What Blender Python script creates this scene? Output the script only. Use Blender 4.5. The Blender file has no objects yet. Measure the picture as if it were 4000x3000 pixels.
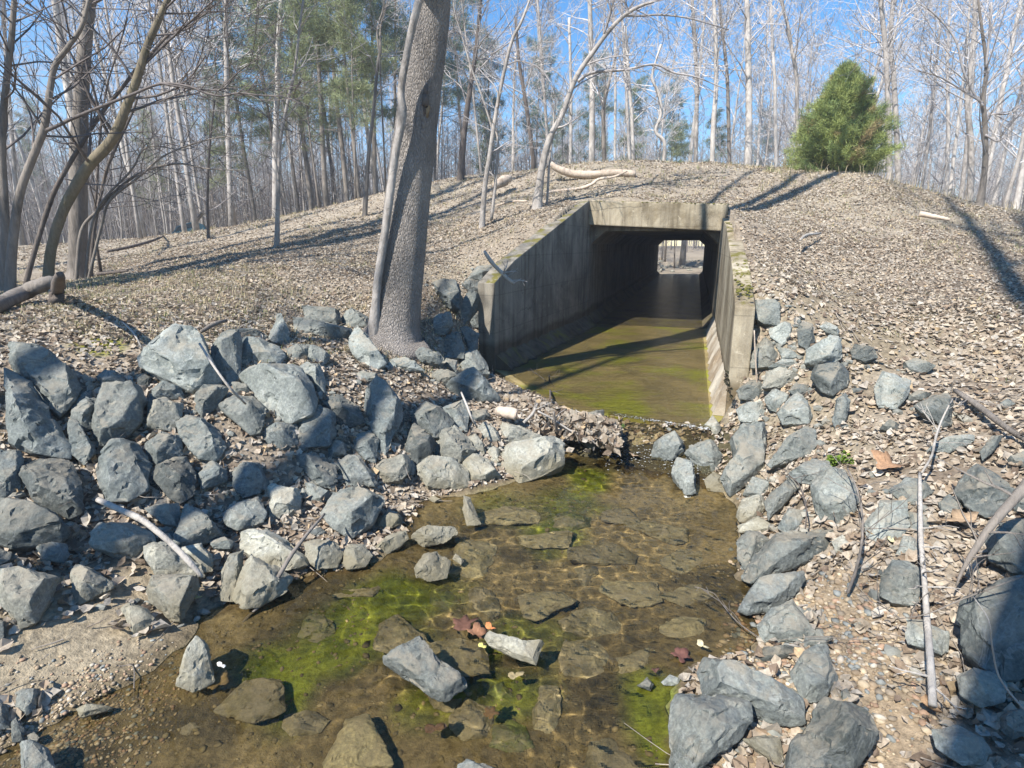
import bpy, bmesh, math, random
import numpy as np
from mathutils import Vector, noise
C = bpy.context.scene
COL = C.collection
RNG = np.random.default_rng(7)
random.seed(7)
# ---------------------------------------------------------------- camera, sky, sun, exposure
F, PITCH, CZ = 2221.0, math.radians(13.67), 2.0
SP, CP = math.sin(PITCH), math.cos(PITCH)
cam = bpy.data.objects.new('camera', bpy.data.cameras.new('camera'))
cam.data.sensor_width = 36.0
cam.data.lens = 36.0 * F / 4000.0
cam.data.clip_start, cam.data.clip_end = 0.05, 3000.0
cam.location = (0, 0, CZ)
cam.rotation_euler = (math.pi / 2 - PITCH, 0, 0)
COL.objects.link(cam)
C.camera = cam
SUN_EL = math.radians(48)
SUN_H = (-0.66, -0.751)                       # where the sun stands: behind the camera, to the left
w = bpy.data.worlds.new('World'); C.world = w; w.use_nodes = True
nt = w.node_tree
sky = nt.nodes.new('ShaderNodeTexSky'); sky.sky_type = 'NISHITA'; sky.sun_disc = False
sky.sun_elevation = SUN_EL; sky.sun_rotation = math.atan2(SUN_H[0], SUN_H[1])
sky.air_density = 1.0; sky.dust_density = 0.05; sky.ozone_density = 2.2
bg = nt.nodes['Background']; bg.inputs['Strength'].default_value = 0.105
hsv = nt.nodes.new('ShaderNodeHueSaturation'); hsv.inputs['Saturation'].default_value = 1.45
nt.links.new(sky.outputs[0], hsv.inputs['Color']); nt.links.new(hsv.outputs[0], bg.inputs['Color'])
sl = bpy.data.lights.new('sun', 'SUN'); sl.energy = 5.0; sl.angle = math.radians(0.5); sl.color = (1.0, 0.95, 0.88)
sun = bpy.data.objects.new('sun', sl); COL.objects.link(sun)
sun.rotation_euler = Vector((-SUN_H[0] * math.cos(SUN_EL), -SUN_H[1] * math.cos(SUN_EL), -math.sin(SUN_EL))).to_track_quat('-Z', 'Y').to_euler()
C.view_settings.view_transform = 'Standard'; C.view_settings.look = 'None'
C.view_settings.exposure = 1.08; C.view_settings.gamma = 1.0
C.render.engine = 'CYCLES'
C.cycles.max_bounces = 8; C.cycles.transparent_max_bounces = 12
C.cycles.diffuse_bounces = 3; C.cycles.glossy_bounces = 2; C.cycles.transmission_bounces = 4
C.cycles.caustics_reflective = False; C.cycles.caustics_refractive = True
sl.cycles.is_caustics_light = True            # the sun draws real caustics through the rippled stream

# ---------------------------------------------------------------- helpers
def ray(px, py):
    a = (np.asarray(px, float) - 2000) / F; b = (1500 - np.asarray(py, float)) / F
    return np.stack([a, CP + SP * b, -SP + CP * b], -1)
CAM = np.array([0, 0, CZ])
def at_z(px, py, z):
    d = ray(px, py); return CAM + d * ((z - CZ) / d[..., 2:3])
def at_y(px, py, y):
    d = ray(px, py); return CAM + d * (y / d[..., 1:2])
def on_plane(px, py, p0, n):
    d = ray(px, py); t = ((np.asarray(p0) - CAM) @ n) / (d @ n); return CAM + d * t[..., None]
def depth(P):
    return P[..., 1] * CP - (P[..., 2] - CZ) * SP
def sstep(x, a, b):
    t = np.clip((x - a) / (b - a), 0, 1); return t * t * (3 - 2 * t)
def nrm(v):
    v = np.asarray(v, float); return v / (np.linalg.norm(v, axis=-1, keepdims=True) + 1e-12)
def vnoise(x, y, scale, seed=0):              # smooth value noise on a lattice
    x = np.asarray(x) / scale; y = np.asarray(y) / scale
    xi = np.floor(x).astype(np.int64); yi = np.floor(y).astype(np.int64)
    fx = x - xi; fy = y - yi; fx = fx * fx * (3 - 2 * fx); fy = fy * fy * (3 - 2 * fy)
    def h(a, b):
        n = (a * 374761393 + b * 668265263 + seed * 144665) & 0xffffffff
        n = ((n ^ (n >> 13)) * 1274126177) & 0xffffffff
        return ((n ^ (n >> 16)) & 0xffff) / 65535.0
    return (h(xi, yi) * (1 - fx) + h(xi + 1, yi) * fx) * (1 - fy) + (h(xi, yi + 1) * (1 - fx) + h(xi + 1, yi + 1) * fx) * fy

class MB:
    """collects verts / faces / colours and links them as one mesh object"""
    def __init__(s): s.v = []; s.f = {}; s.c = []; s.n = 0
    def add(s, v, faces, col=None):
        v = np.asarray(v, float); f = np.asarray(faces, int)
        s.v.append(v); s.f.setdefault(f.shape[1], []).append(f + s.n); s.n += len(v)
        if col is None: col = (1, 1, 1)
        col = np.asarray(col, float)
        if col.ndim == 1: col = np.tile(col, (len(v), 1))
        s.c.append(col)
    def tube(s, P, R, sides=5, cap=True, col=None, rough=0.0):
        P = np.asarray(P, float); R = np.asarray(R, float); n = len(P)
        t = np.gradient(P, axis=0); t = nrm(t)
        d = P[-1] - P[0]; a = np.array([0, 0, 1.0]) if abs(d[2]) < 0.7 * np.linalg.norm(d) else np.array([1.0, 0.3, 0])
        nn = nrm(a - (t @ a)[:, None] * t); b = np.cross(t, nn)
        ang = np.arange(sides) * 2 * math.pi / sides
        rr = R[:, None] * (1 + (RNG.random((n, sides)) - .5) * rough)
        V = P[:, None] + rr[..., None] * (np.cos(ang)[None, :, None] * nn[:, None] + np.sin(ang)[None, :, None] * b[:, None])
        i = np.arange(n - 1)[:, None] * sides; j = np.arange(sides)[None]; k = (j + 1) % sides
        q = np.stack([i + j, i + k, i + sides + k, i + sides + j], -1).reshape(-1, 4)
        V = V.reshape(-1, 3); m = len(V)
        if cap:
            V = np.vstack([V, P[:1], P[-1:]]); j = np.arange(sides); k = (j + 1) % sides
            tr = np.vstack([np.stack([k, j, np.full(sides, m)], -1), np.stack([j + (n - 1) * sides, k + (n - 1) * sides, np.full(sides, m + 1)], -1)])
            n0 = s.n; s.add(V, q, col); s.f.setdefault(3, []).append(tr + n0)
        else: s.add(V, q, col)
    def mesh(s, name, mat, smooth=True):
        V = np.vstack(s.v); me = bpy.data.meshes.new(name)
        me.vertices.add(len(V)); me.vertices.foreach_set('co', V.astype(np.float32).ravel())
        loops = []; start = []; p = 0
        for k, L in s.f.items():
            A = np.vstack(L); loops.append(A.ravel()); start.append(p + np.arange(len(A)) * k); p += A.size
        loops = np.concatenate(loops); start = np.concatenate(start)
        me.loops.add(len(loops)); me.loops.foreach_set('vertex_index', loops.astype(np.int32))
        me.polygons.add(len(start)); me.polygons.foreach_set('loop_start', start.astype(np.int32))
        me.polygons.foreach_set('use_smooth', np.full(len(start), smooth, dtype=bool))
        c = np.vstack(s.c)
        at = me.color_attributes.new('Col', 'FLOAT_COLOR', 'POINT')
        at.data.foreach_set('color', np.hstack([c, np.ones((len(c), 1))]).astype(np.float32).ravel())
        me.materials.append(mat); me.update(calc_edges=True)
        return me
    def build(s, name, mat, parent=None, smooth=True, origin=None):
        if origin is not None:
            origin = np.asarray(origin, float); s.v = [v - origin for v in s.v]
        o = bpy.data.objects.new(name, s.mesh(name, mat, smooth)); COL.objects.link(o)
        if origin is not None: o.location = origin
        if parent: o.parent = parent
        return o
def tag(o, label, cat, group=None, kind=None):
    if kind: o['kind'] = kind
    if label: o['label'] = label
    if cat: o['category'] = cat
    if group: o['group'] = group
    return o
def empty(name, loc):
    o = bpy.data.objects.new(name, None); o.location = loc; COL.objects.link(o); o.empty_display_size = .2; return o

# ---------------------------------------------------------------- materials
def M_new(name):
    m = bpy.data.materials.new(name); m.use_nodes = True
    t = m.node_tree; b = t.nodes['Principled BSDF']; return m, t, b
def N(t, kind, **kw):
    n = t.nodes.new(kind)
    for k, v in kw.items():
        if hasattr(n, k) and k not in n.inputs: setattr(n, k, v)
        else: n.inputs[k].default_value = v
    return n
def ramp(t, src, stops):
    r = t.nodes.new('ShaderNodeValToRGB'); e = r.color_ramp.elements
    while len(e) < len(stops): e.new(0.5)
    for q, (p, c) in zip(e, stops): q.position = p; q.color = (*c, 1) if len(c) == 3 else c
    t.links.new(src, r.inputs[0]); return r.outputs[0]
def mixc(t, fac, a, b, mode='MIX'):
    m = t.nodes.new('ShaderNodeMix'); m.data_type = 'RGBA'; m.blend_type = mode
    for s, v in ((m.inputs[0], fac), (m.inputs[6], a), (m.inputs[7], b)):
        if hasattr(v, 'is_linked'): t.links.new(v, s)
        else: s.default_value = v if not isinstance(v, tuple) or len(v) == 4 else (*v, 1)
    return m.outputs[2]
def coords(t, scale=(1, 1, 1), which='Object'):
    tc = t.nodes.new('ShaderNodeTexCoord'); mp = t.nodes.new('ShaderNodeMapping'); mp.inputs['Scale'].default_value = scale
    t.links.new(tc.outputs[which], mp.inputs[0]); return mp.outputs[0]
def noise_tex(t, vec, scale, detail=5, rough=.6, dist=0.0):
    n = N(t, 'ShaderNodeTexNoise', Scale=scale, Detail=detail, Roughness=rough, Distortion=dist)
    t.links.new(vec, n.inputs['Vector']); return n.outputs[0]
def bump(t, b, h, strength=.5, dist=.02):
    n = N(t, 'ShaderNodeBump', Strength=strength, Distance=dist); t.links.new(h, n.inputs['Height']); t.links.new(n.outputs[0], b.inputs['Normal'])
def mat_stone(name, dark, mid, pale, silt=None, rough=.85, vein=True, lich=.62):
    m, t, b = M_new(name); v = coords(t)
    oi = t.nodes.new('ShaderNodeObjectInfo')
    add = N(t, 'ShaderNodeVectorMath', operation='ADD'); sc = N(t, 'ShaderNodeVectorMath', operation='SCALE')
    cmb = t.nodes.new('ShaderNodeCombineXYZ')
    for i in range(3): t.links.new(oi.outputs['Random'], cmb.inputs[i])
    t.links.new(cmb.outputs[0], sc.inputs[0]); sc.inputs['Scale'].default_value = 37.0
    t.links.new(v, add.inputs[0]); t.links.new(sc.outputs[0], add.inputs[1]); v = add.outputs[0]
    big = noise_tex(t, v, 3.2, 6, .65, .6); fine = noise_tex(t, v, 46, 6, .75)
    col = ramp(t, big, [(.3, dark), (.5, mid), (.72, pale)])
    sp = ramp(t, fine, [(.36, (.55, .57, .6)), (.5, (.95, .96, .96)), (.66, (1.5, 1.5, 1.45))])
    col = mixc(t, .75, col, sp, 'MULTIPLY')
    patch = noise_tex(t, v, 6.5, 9, .72, 1.2)
    col = mixc(t, ramp(t, patch, [(lich, (0, 0, 0)), (lich + .06, (.5, .5, .5))]), col, tuple(min(1, c * 1.5) for c in pale))
    dkp = noise_tex(t, v, 9.5, 8, .7, .8)
    col = mixc(t, ramp(t, dkp, [(.28, (.6, .6, .6)), (.38, (0, 0, 0))]), col, tuple(c * .55 for c in dark))
    if vein:
        mus = noise_tex(t, v, 2.4, 5, .55, 1.5)
        col = mixc(t, ramp(t, mus, [(.488, (0, 0, 0)), (.499, (.2, .2, .2)), (.51, (0, 0, 0))]), col, (.5, .52, .5))
    hs = N(t, 'ShaderNodeHueSaturation'); mr = N(t, 'ShaderNodeMapRange'); mr.inputs[3].default_value = .62; mr.inputs[4].default_value = 1.42
    t.links.new(oi.outputs['Random'], mr.inputs[0]); t.links.new(mr.outputs[0], hs.inputs['Value']); t.links.new(col, hs.inputs['Color']); col = hs.outputs[0]
    gn = t.nodes.new('ShaderNodeNewGeometry'); sn = t.nodes.new('ShaderNodeSeparateXYZ'); t.links.new(gn.outputs['Normal'], sn.inputs[0])
    du = mixc(t, 1.0, ramp(t, sn.outputs[2], [(.35, (0, 0, 0)), (.9, (1, 1, 1))]), ramp(t, noise_tex(t, v, 4.2, 8, .7, .7), [(.42, (0, 0, 0)), (.60, (.7, .7, .7))]), 'MULTIPLY')
    col = mixc(t, du, col, (.27, .235, .175))
    if silt:
        g = t.nodes.new('ShaderNodeNewGeometry'); sx = t.nodes.new('ShaderNodeSeparateXYZ'); t.links.new(g.outputs['Position'], sx.inputs[0])
        ad = N(t, 'ShaderNodeMath', operation='MULTIPLY_ADD'); t.links.new(big, ad.inputs[0]); ad.inputs[1].default_value = .5; t.links.new(sx.outputs[2], ad.inputs[2])
        col = mixc(t, ramp(t, ad.outputs[0], [(.0, (.85,) * 3), (.22, (0, 0, 0))]), col, silt)
    t.links.new(col, b.inputs['Base Color']); b.inputs['Roughness'].default_value = rough
    b.inputs['Specular IOR Level'].default_value = .3
    h = mixc(t, .45, big, fine); h = mixc(t, .35, h, noise_tex(t, v, 14, 6, .65, .5)); bump(t, b, h, .9, .035)
    return m
def mat_bark(name, a, bcol, zs=.25, scale=18, rough=.9, moss=None, dist=.03, plates=False):
    m, t, b = M_new(name); v = coords(t, (1, 1, zs))
    n = noise_tex(t, v, scale, 6, .7, .4); big = noise_tex(t, coords(t), 1.3, 4)
    col = ramp(t, n, [(.35, a), (.62, bcol)])
    col = mixc(t, ramp(t, big, [(.4, (0, 0, 0)), (.65, (.6,) * 3)]), col, tuple(min(.8, c * 1.5) for c in bcol))
    if plates:
        vo = N(t, 'ShaderNodeTexVoronoi', feature='DISTANCE_TO_EDGE', Scale=62.0); t.links.new(coords(t, (1, 1, .28)), vo.inputs['Vector'])
        pl = ramp(t, vo.outputs[0], [(0, (0, 0, 0)), (.3, (1, 1, 1))])
        col = mixc(t, 1.0, col, ramp(t, pl, [(0, (.72,) * 3), (1, (1.04,) * 3)]), 'MULTIPLY')
        n = mixc(t, .35, n, pl)
    if moss:
        col = mixc(t, ramp(t, noise_tex(t, coords(t), 5, 6, .7), [(.48, (0, 0, 0)), (.64, (.6,) * 3)]), col, moss)
    t.links.new(col, b.inputs['Base Color']); b.inputs['Roughness'].default_value = rough; b.inputs['Specular IOR Level'].default_value = .15
    bump(t, b, n, .9, dist); return m
def mat_attr(name, rough=.8, nscale=60, amp=.35, trans=0.0, spec=.2, bumpd=None):
    m, t, b = M_new(name)
    a = N(t, 'ShaderNodeAttribute', attribute_name='Col')
    n = noise_tex(t, coords(t), nscale, 5, .7)
    col = mixc(t, 1.0, a.outputs['Color'], ramp(t, n, [(.3, (1 - amp,) * 3), (.7, (1 + amp,) * 3)]), 'MULTIPLY')
    t.links.new(col, b.inputs['Base Color']); b.inputs['Roughness'].default_value = rough; b.inputs['Specular IOR Level'].default_value = spec
    if bumpd: bump(t, b, n, .8, bumpd)
    if trans:
        out = t.nodes['Material Output']; tr = t.nodes.new('ShaderNodeBsdfTranslucent'); t.links.new(col, tr.inputs['Color'])
        mx = t.nodes.new('ShaderNodeMixShader'); mx.inputs[0].default_value = trans
        t.links.new(b.outputs[0], mx.inputs[1]); t.links.new(tr.outputs[0], mx.inputs[2]); t.links.new(mx.outputs[0], out.inputs['Surface'])
    return m
def mat_water(name, tint, rscale=9, bstr=.12, zs=(1, 1, 1), bd=.03):
    m = bpy.data.materials.new(name); m.use_nodes = True; t = m.node_tree; t.nodes.clear()
    out = t.nodes.new('ShaderNodeOutputMaterial'); tr = t.nodes.new('ShaderNodeBsdfTransparent'); gl = t.nodes.new('ShaderNodeBsdfGlossy')
    tr.inputs[0].default_value = (*tint, 1); gl.inputs['Roughness'].default_value = .04
    fr = N(t, 'ShaderNodeFresnel', IOR=1.33); mx = t.nodes.new('ShaderNodeMixShader')
    v = coords(t, zs); h = mixc(t, .4, noise_tex(t, v, rscale, 3, .5, .8), noise_tex(t, v, rscale * 3.1, 3, .5, 1.0))
    bp = N(t, 'ShaderNodeBump', Strength=bstr, Distance=bd); t.links.new(h, bp.inputs['Height'])
    t.links.new(bp.outputs[0], gl.inputs['Normal']); t.links.new(bp.outputs[0], fr.inputs['Normal'])
    t.links.new(fr.outputs[0], mx.inputs[0]); t.links.new(tr.outputs[0], mx.inputs[1]); t.links.new(gl.outputs[0], mx.inputs[2]); t.links.new(mx.outputs[0], out.inputs[0])
    return m
def mat_rippled(name, tint):
    m = bpy.data.materials.new(name); m.use_nodes = True; t = m.node_tree; t.nodes.clear(); out = t.nodes.new('ShaderNodeOutputMaterial')
    gl = t.nodes.new('ShaderNodeBsdfGlass'); gl.inputs['Roughness'].default_value = 0; gl.inputs['IOR'].default_value = 1.33; gl.inputs[0].default_value = (*tint, 1); t.links.new(gl.outputs[0], out.inputs[0]); return m
def mat_plain(name, col, rough=.6, metal=0.0, nscale=20, amp=.2):
    m, t, b = M_new(name)
    n = noise_tex(t, coords(t), nscale, 4); c = mixc(t, 1.0, (*col, 1), ramp(t, n, [(.3, (1 - amp,) * 3), (.7, (1 + amp,) * 3)]), 'MULTIPLY')
    t.links.new(c, b.inputs['Base Color']); b.inputs['Roughness'].default_value = rough; b.inputs['Metallic'].default_value = metal; return m
def mat_concrete(name, base, dirt, moss=True, streak=1.0, film=None):
    m, t, b = M_new(name); v = coords(t)
    big = noise_tex(t, v, 1.1, 7, .65, .5); st = noise_tex(t, coords(t, (7, 7, .5)), 1.0, 6, .6, .2); fine = noise_tex(t, v, 60, 5, .7)
    col = ramp(t, big, [(.4, dirt), (.6, base)])
    col = mixc(t, .6 * streak, col, ramp(t, st, [(.36, (.34, .31, .27)), (.5, (.95, .94, .92)), (.7, (1.2, 1.18, 1.12))]), 'MULTIPLY')
    col = mixc(t, .5, col, ramp(t, fine, [(.3, (.7,) * 3), (.7, (1.25,) * 3)]), 'MULTIPLY')
    pk = noise_tex(t, v, 5, 8, .75, .6)
    col = mixc(t, ramp(t, pk, [(.60, (0, 0, 0)), (.66, (.6,) * 3)]), col, tuple(min(.7, c * 1.35) for c in base))
    sp = t.nodes.new('ShaderNodeSeparateXYZ'); t.links.new(v, sp.inputs[0])
    if streak > .5:
        md = N(t, 'ShaderNodeMath', operation='PINGPONG'); md.inputs[1].default_value = .305; t.links.new(sp.outputs[2], md.inputs[0])
        col = mixc(t, 1.0, col, ramp(t, md.outputs[0], [(.0, (.7,) * 3), (.012, (1,) * 3)]), 'MULTIPLY')
        td = N(t, 'ShaderNodeMath', operation='MULTIPLY_ADD'); t.links.new(big, td.inputs[0]); td.inputs[1].default_value = -.5; t.links.new(sp.outputs[2], td.inputs[2])
        col = mixc(t, 1.0, col, ramp(t, td.outputs[0], [(.12, (.5, .46, .40)), (.22, (1,) * 3)]), 'MULTIPLY')
        cr = N(t, 'ShaderNodeTexVoronoi', feature='DISTANCE_TO_EDGE', Scale=.55); wn = noise_tex(t, v, 3, 6, .7); wv = N(t, 'ShaderNodeVectorMath', operation='ADD'); t.links.new(v, wv.inputs[0]); t.links.new(wn, wv.inputs[1]); t.links.new(wv.outputs[0], cr.inputs['Vector'])
        col = mixc(t, 1.0, col, ramp(t, cr.outputs[0], [(.0, (.45,) * 3), (.006, (1,) * 3)]), 'MULTIPLY')
    if film:
        col = mixc(t, ramp(t, noise_tex(t, v, .75, 6, .6, .6), [(.49, (0, 0, 0)), (.63, (.9,) * 3)]), col, film)
    if moss:
        g = t.nodes.new('ShaderNodeNewGeometry'); sx = t.nodes.new('ShaderNodeSeparateXYZ'); t.links.new(g.outputs['Normal'], sx.inputs[0])
        up = ramp(t, sx.outputs[2], [(.6, (0, 0, 0)), (.85, (1, 1, 1))])
        mn = ramp(t, noise_tex(t, v, 2.6, 7, .7, .5), [(.50, (0, 0, 0)), (.58, (1, 1, 1))])
        col = mixc(t, mixc(t, 1.0, up, mn, 'MULTIPLY'), col, (.13, .115, .03))
    t.links.new(col, b.inputs['Base Color']); b.inputs['Roughness'].default_value = .9; b.inputs['Specular IOR Level'].default_value = .2
    bump(t, b, mixc(t, .5, pk, fine), .6, .015); return m

MAT = dict(
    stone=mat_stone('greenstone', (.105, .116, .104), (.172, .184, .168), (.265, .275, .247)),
    stone_d=mat_stone('dark_shaded_greenstone', (.074, .084, .08), (.118, .13, .122), (.18, .193, .18)),  # darker copy of the greenstone; puts shade into the colour of shadowed rocks too
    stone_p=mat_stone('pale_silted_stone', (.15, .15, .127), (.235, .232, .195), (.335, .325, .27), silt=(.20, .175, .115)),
    stone_w=mat_stone('wet_brown_stone', (.18, .16, .10), (.29, .255, .165), (.38, .335, .225), rough=.6, vein=False),
    stone_a=mat_stone('algae_coated_stone', (.085, .105, .025), (.15, .17, .045), (.22, .215, .09), rough=.6, vein=False),
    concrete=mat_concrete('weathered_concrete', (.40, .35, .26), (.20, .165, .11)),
    concrete_d=mat_concrete('dark_stained_concrete', (.27, .245, .20), (.15, .135, .112)),  # same streaks and stains as the weathered concrete, over a darker base
    concrete_f=mat_concrete('algae_floor', (.30, .235, .11), (.19, .15, .065), moss=False, streak=0.0, film=(.25, .265, .022)),
    fillet_r=mat_concrete('flaking_concrete', (.50, .45, .36), (.24, .18, .115), moss=False, streak=.2),
    bark_big=mat_bark('rough_plate_bark', (.19, .168, .148), (.31, .28, .25), .22, 30, dist=.05, plates=True),
    bark_grey=mat_bark('smooth_grey_bark', (.15, .135, .12), (.34, .31, .28), .5, 11),
    bark_dark=mat_bark('dark_bark', (.06, .05, .045), (.13, .11, .095), .2, 16),
    bark_mid=mat_bark('brown_bark', (.10, .088, .075), (.205, .18, .155), .2, 16),
    bark_moss=mat_bark('mossy_bark', (.10, .085, .06), (.20, .17, .12), .2, 16, moss=(.15, .135, .075)),
    bark_pale=mat_bark('pale_bark', (.23, .205, .18), (.42, .39, .355), .35, 10),
    twig_dark=mat_bark('dark_twig_bark', (.075, .065, .06), (.15, .13, .12), .5, 10),
    twig=mat_bark('twig_bark', (.21, .19, .18), (.34, .315, .30), .5, 10),
    twig_pale=mat_bark('pale_twig_bark', (.34, .32, .31), (.48, .455, .44), .5, 10),
    wood=mat_bark('dead_wood', (.26, .20, .15), (.46, .38, .30), .4, 14),
    wood_tan=mat_bark('torn_tan_wood', (.16, .115, .07), (.34, .26, .16), .3, 20),
    wood_grey=mat_bark('weathered_wood', (.20, .18, .155), (.38, .35, .31), .4, 14),
    leaf=mat_attr('leaf_litter', .75, 45, .3, trans=.15),
    blade=mat_attr('dry_grass_blades', .8, 8, .2, trans=.25),
    needle=mat_attr('needles', .6, 4, .25, trans=.2),
    ground=mat_attr('ground', .95, 22, .5, bumpd=.03),
    pebble=mat_attr('pebbles', .75, 30, .25),
    algae=mat_attr('algae_strands', .5, 6, .3, trans=.3),
    water=mat_rippled('stream_water', (.92, .87, .72)), chute=mat_water('falling_water', (.72, .68, .55), 22, .4),
    water2=mat_water('thin_water', (.90, .88, .76), 9, 1.0, (.35, 1.6, 1), .09),
)
# ---------------------------------------------------------------- culvert plan (needed by the ground)
U = nrm([0.301, 0.954]); V = np.array([U[1], -U[0]])
LW, JL = np.array([-.28, 9.2]), np.array([1.9, 14.6])
JR, RW = JL + 3.1 * V, np.array([2.56, 6.55])
ZW = -0.30                                                      # stream level
BARREL = 28.5
# ---------------------------------------------------------------- ground height
CTRL_Z = [(60,1300,1.15),(300,1330,1.1),(600,1330,1.05),(900,1320,1.0),(1200,1290,.95),(1400,1230,1.0),(1540,1310,.8),(100,2300,0),(300,2150,0),(600,2100,0),
 (900,2000,-.05),(1200,1950,-.1),(1500,1900,-.15),(1900,1830,-.2),(300,1750,.45),(700,1700,.45),(1100,1650,.42),(1500,1620,.3),(1850,1500,.08),(1870,1445,.0),(1845,1385,.22),(1815,1310,.55),(1800,1230,.92),(1835,1140,1.28),(1905,1460,.035),(1700,1400,.5),
 (1100,1450,.75),(600,1480,.8),(200,1500,.85),(400,1150,1.3),(300,1090,1.35),(1000,1150,1.32),(1300,1100,1.44),(1700,1100,1.45),(20,1180,1.3),
 (1000,1000,1.8),(600,1000,1.75),(2950,1500,.44),(3200,1500,.6),(3600,1450,.75),(3950,1500,.8),(2880,1680,.05),(3000,1900,0),(3300,1900,.2),(3700,1900,.35),
 (3980,1900,.45),(3100,2350,-.15),(3500,2400,0),(3900,2400,.15),(3000,2800,-.2),(3500,2900,-.1),(3950,2900,.05),(300,2400,-.14),(500,2500,-.22),(100,2700,-.18),
 (200,2950,-.25),(1950,1560,.08),(2150,1640,0),(2350,1700,-.1),(2050,1750,-.12),(2780,1720,-.12),(2600,1750,-.25),(2050,1540,.05),(2200,1580,.03),(2400,1600,-.06),(2600,1630,-.1),(2300,1540,-.02),(1960,1480,.05),(0,1500,.9),(0,1900,.35),(1300,2100,-.2)]
CTRL_Y = [(1400,900,14.5),(1750,700,20),(1200,840,22.9),(750,925,25.5),(450,960,30),(1700,850,15.5),(1850,900,13.5),(2140,905,12.2),(2260,785,14.6),(2500,650,18),
 (2200,650,18.8),(2000,690,19.3),(2800,655,17.3),(3050,675,16.8),(3400,690,15.5),(3700,790,14.6),(4000,850,14),(2400,780,14.75),(2700,795,14.3),(2840,805,14.0),
 (2915,1045,7.8),(2879,858,10.3),(3200,900,11.5),(3500,950,10.5),(3900,1000,9.8),(4000,1150,7.8),(3000,1205,6.75),(3300,1200,7.4),(3100,1000,9.3),(3600,1200,6.9)]
PTS = [at_z(a, b, c) for a, b, c in CTRL_Z] + [at_y(a, b, c) for a, b, c in CTRL_Y]
for a in [(0,-3,-.45),(-4,0,-.1),(4,.3,.4),(0,.8,-.45),(8,2,1.2),(-8,3,.9),(9,-8,1.5),(-9,-8,1),(0,-10,-.4),(-7,8.5,1.3),(9,6,1.3),(14,9,1.8),(-16,12,1.5),(-22,22,1.7),
          (70,5,1.0),(-70,5,1.2),(60,70,.8),(-60,60,1.6),(0,110,1.5),(100,110,1.2),(-100,110,1.6),(30,100,1.2),(-30,90,1.6),(-30,-30,1),(30,-30,1)]: PTS.append(np.array(a, float))
C0 = np.array([3.1, 18.4])
for k, s, z in [(-2,9,4.3),(2,9,4.35),(6,9,4.0),(-2,18,4.2),(3,18,4.2),(7,18,3.6),(-8,16,3.3),(-8,28,1.8),(-3,27,1.1),(4,27,1.1),(8,27,1.0),(-14,14,2.3),(12,10,2.6),(0,34,.35),(0,50,.4),(-7,40,.9),(8,40,.8)]:
    q = C0 + k * V + s * U; PTS.append(np.array([q[0], q[1], z]))
PTS = np.array(PTS)
def _tps_fit(P, reg=.004):
    n = len(P); X = P[:, :2]; d2 = ((X[:, None] - X[None]) ** 2).sum(-1)
    K = np.where(d2 > 0, .5 * d2 * np.log(d2 + 1e-12), 0) + np.eye(n) * reg * n * .1
    A = np.zeros((n + 3, n + 3)); A[:n, :n] = K; A[:n, n] = 1; A[:n, n + 1:] = X; A[n:, :n] = A[:n, n:].T
    return np.linalg.solve(A, np.concatenate([P[:, 2], np.zeros(3)]))
_W = _tps_fit(PTS)
def tps(x, y):
    x = np.atleast_1d(np.asarray(x, float)); y = np.atleast_1d(np.asarray(y, float)); out = np.full(x.shape, _W[-3]) + _W[-2] * x + _W[-1] * y
    for (a, b), wgt in zip(PTS[:, :2], _W[:-3]):
        d2 = (x - a) ** 2 + (y - b) ** 2; out += wgt * .5 * d2 * np.log(d2 + 1e-12)
    r = np.hypot(x - 5, y - 30); f = sstep(r, 75, 120)
    return out * (1 - f) + 1.5 * f
SHORE_PX = [(200,2830),(560,2640),(720,2520),(800,2430),(900,2390),(1000,2340),(1120,2280),(1330,2235),(1480,2190),(1600,2080),(1640,2000),(1690,1950),(1800,1935),(1950,1900),(2080,1860),
 (2160,1800),(2230,1740),(2340,1770),(2440,1775),(2580,1785),(2700,1790),(2720,1800),(2790,1880),(2890,1980),(2880,2120),(2880,2260),(2990,2290),(2900,2370),(2990,2480),(2920,2570),(2740,2600),(2650,2650),(2620,2760),(2600,3000)]
SH = [at_z(a, b, ZW)[:2] for a, b in SHORE_PX] + [np.array(q) for q in [(.8,.6),(.6,-9),(-3.5,-9),(-3.2,0.6),(-2.7,1.6)]]
SH = np.array(SH)
def sdist(poly, x, y):                       # signed distance to a polygon, negative inside
    x = np.asarray(x, float); y = np.asarray(y, float); best = np.full(x.shape, 1e9); ins = np.zeros(x.shape, bool)
    n = len(poly)
    for i in range(n):
        a = poly[i]; b = poly[(i + 1) % n]; e = b - a; l = e @ e + 1e-12
        t = np.clip(((x - a[0]) * e[0] + (y - a[1]) * e[1]) / l, 0, 1)
        best = np.minimum(best, np.hypot(x - a[0] - t * e[0], y - a[1] - t * e[1]))
        c = ((a[1] > y) != (b[1] > y)); xx = e[0] * (y - a[1]) / (e[1] if abs(e[1]) > 1e-12 else 1e-12) + a[0]
        ins ^= c & (x < xx)
    return np.where(ins, -best, best)
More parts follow.
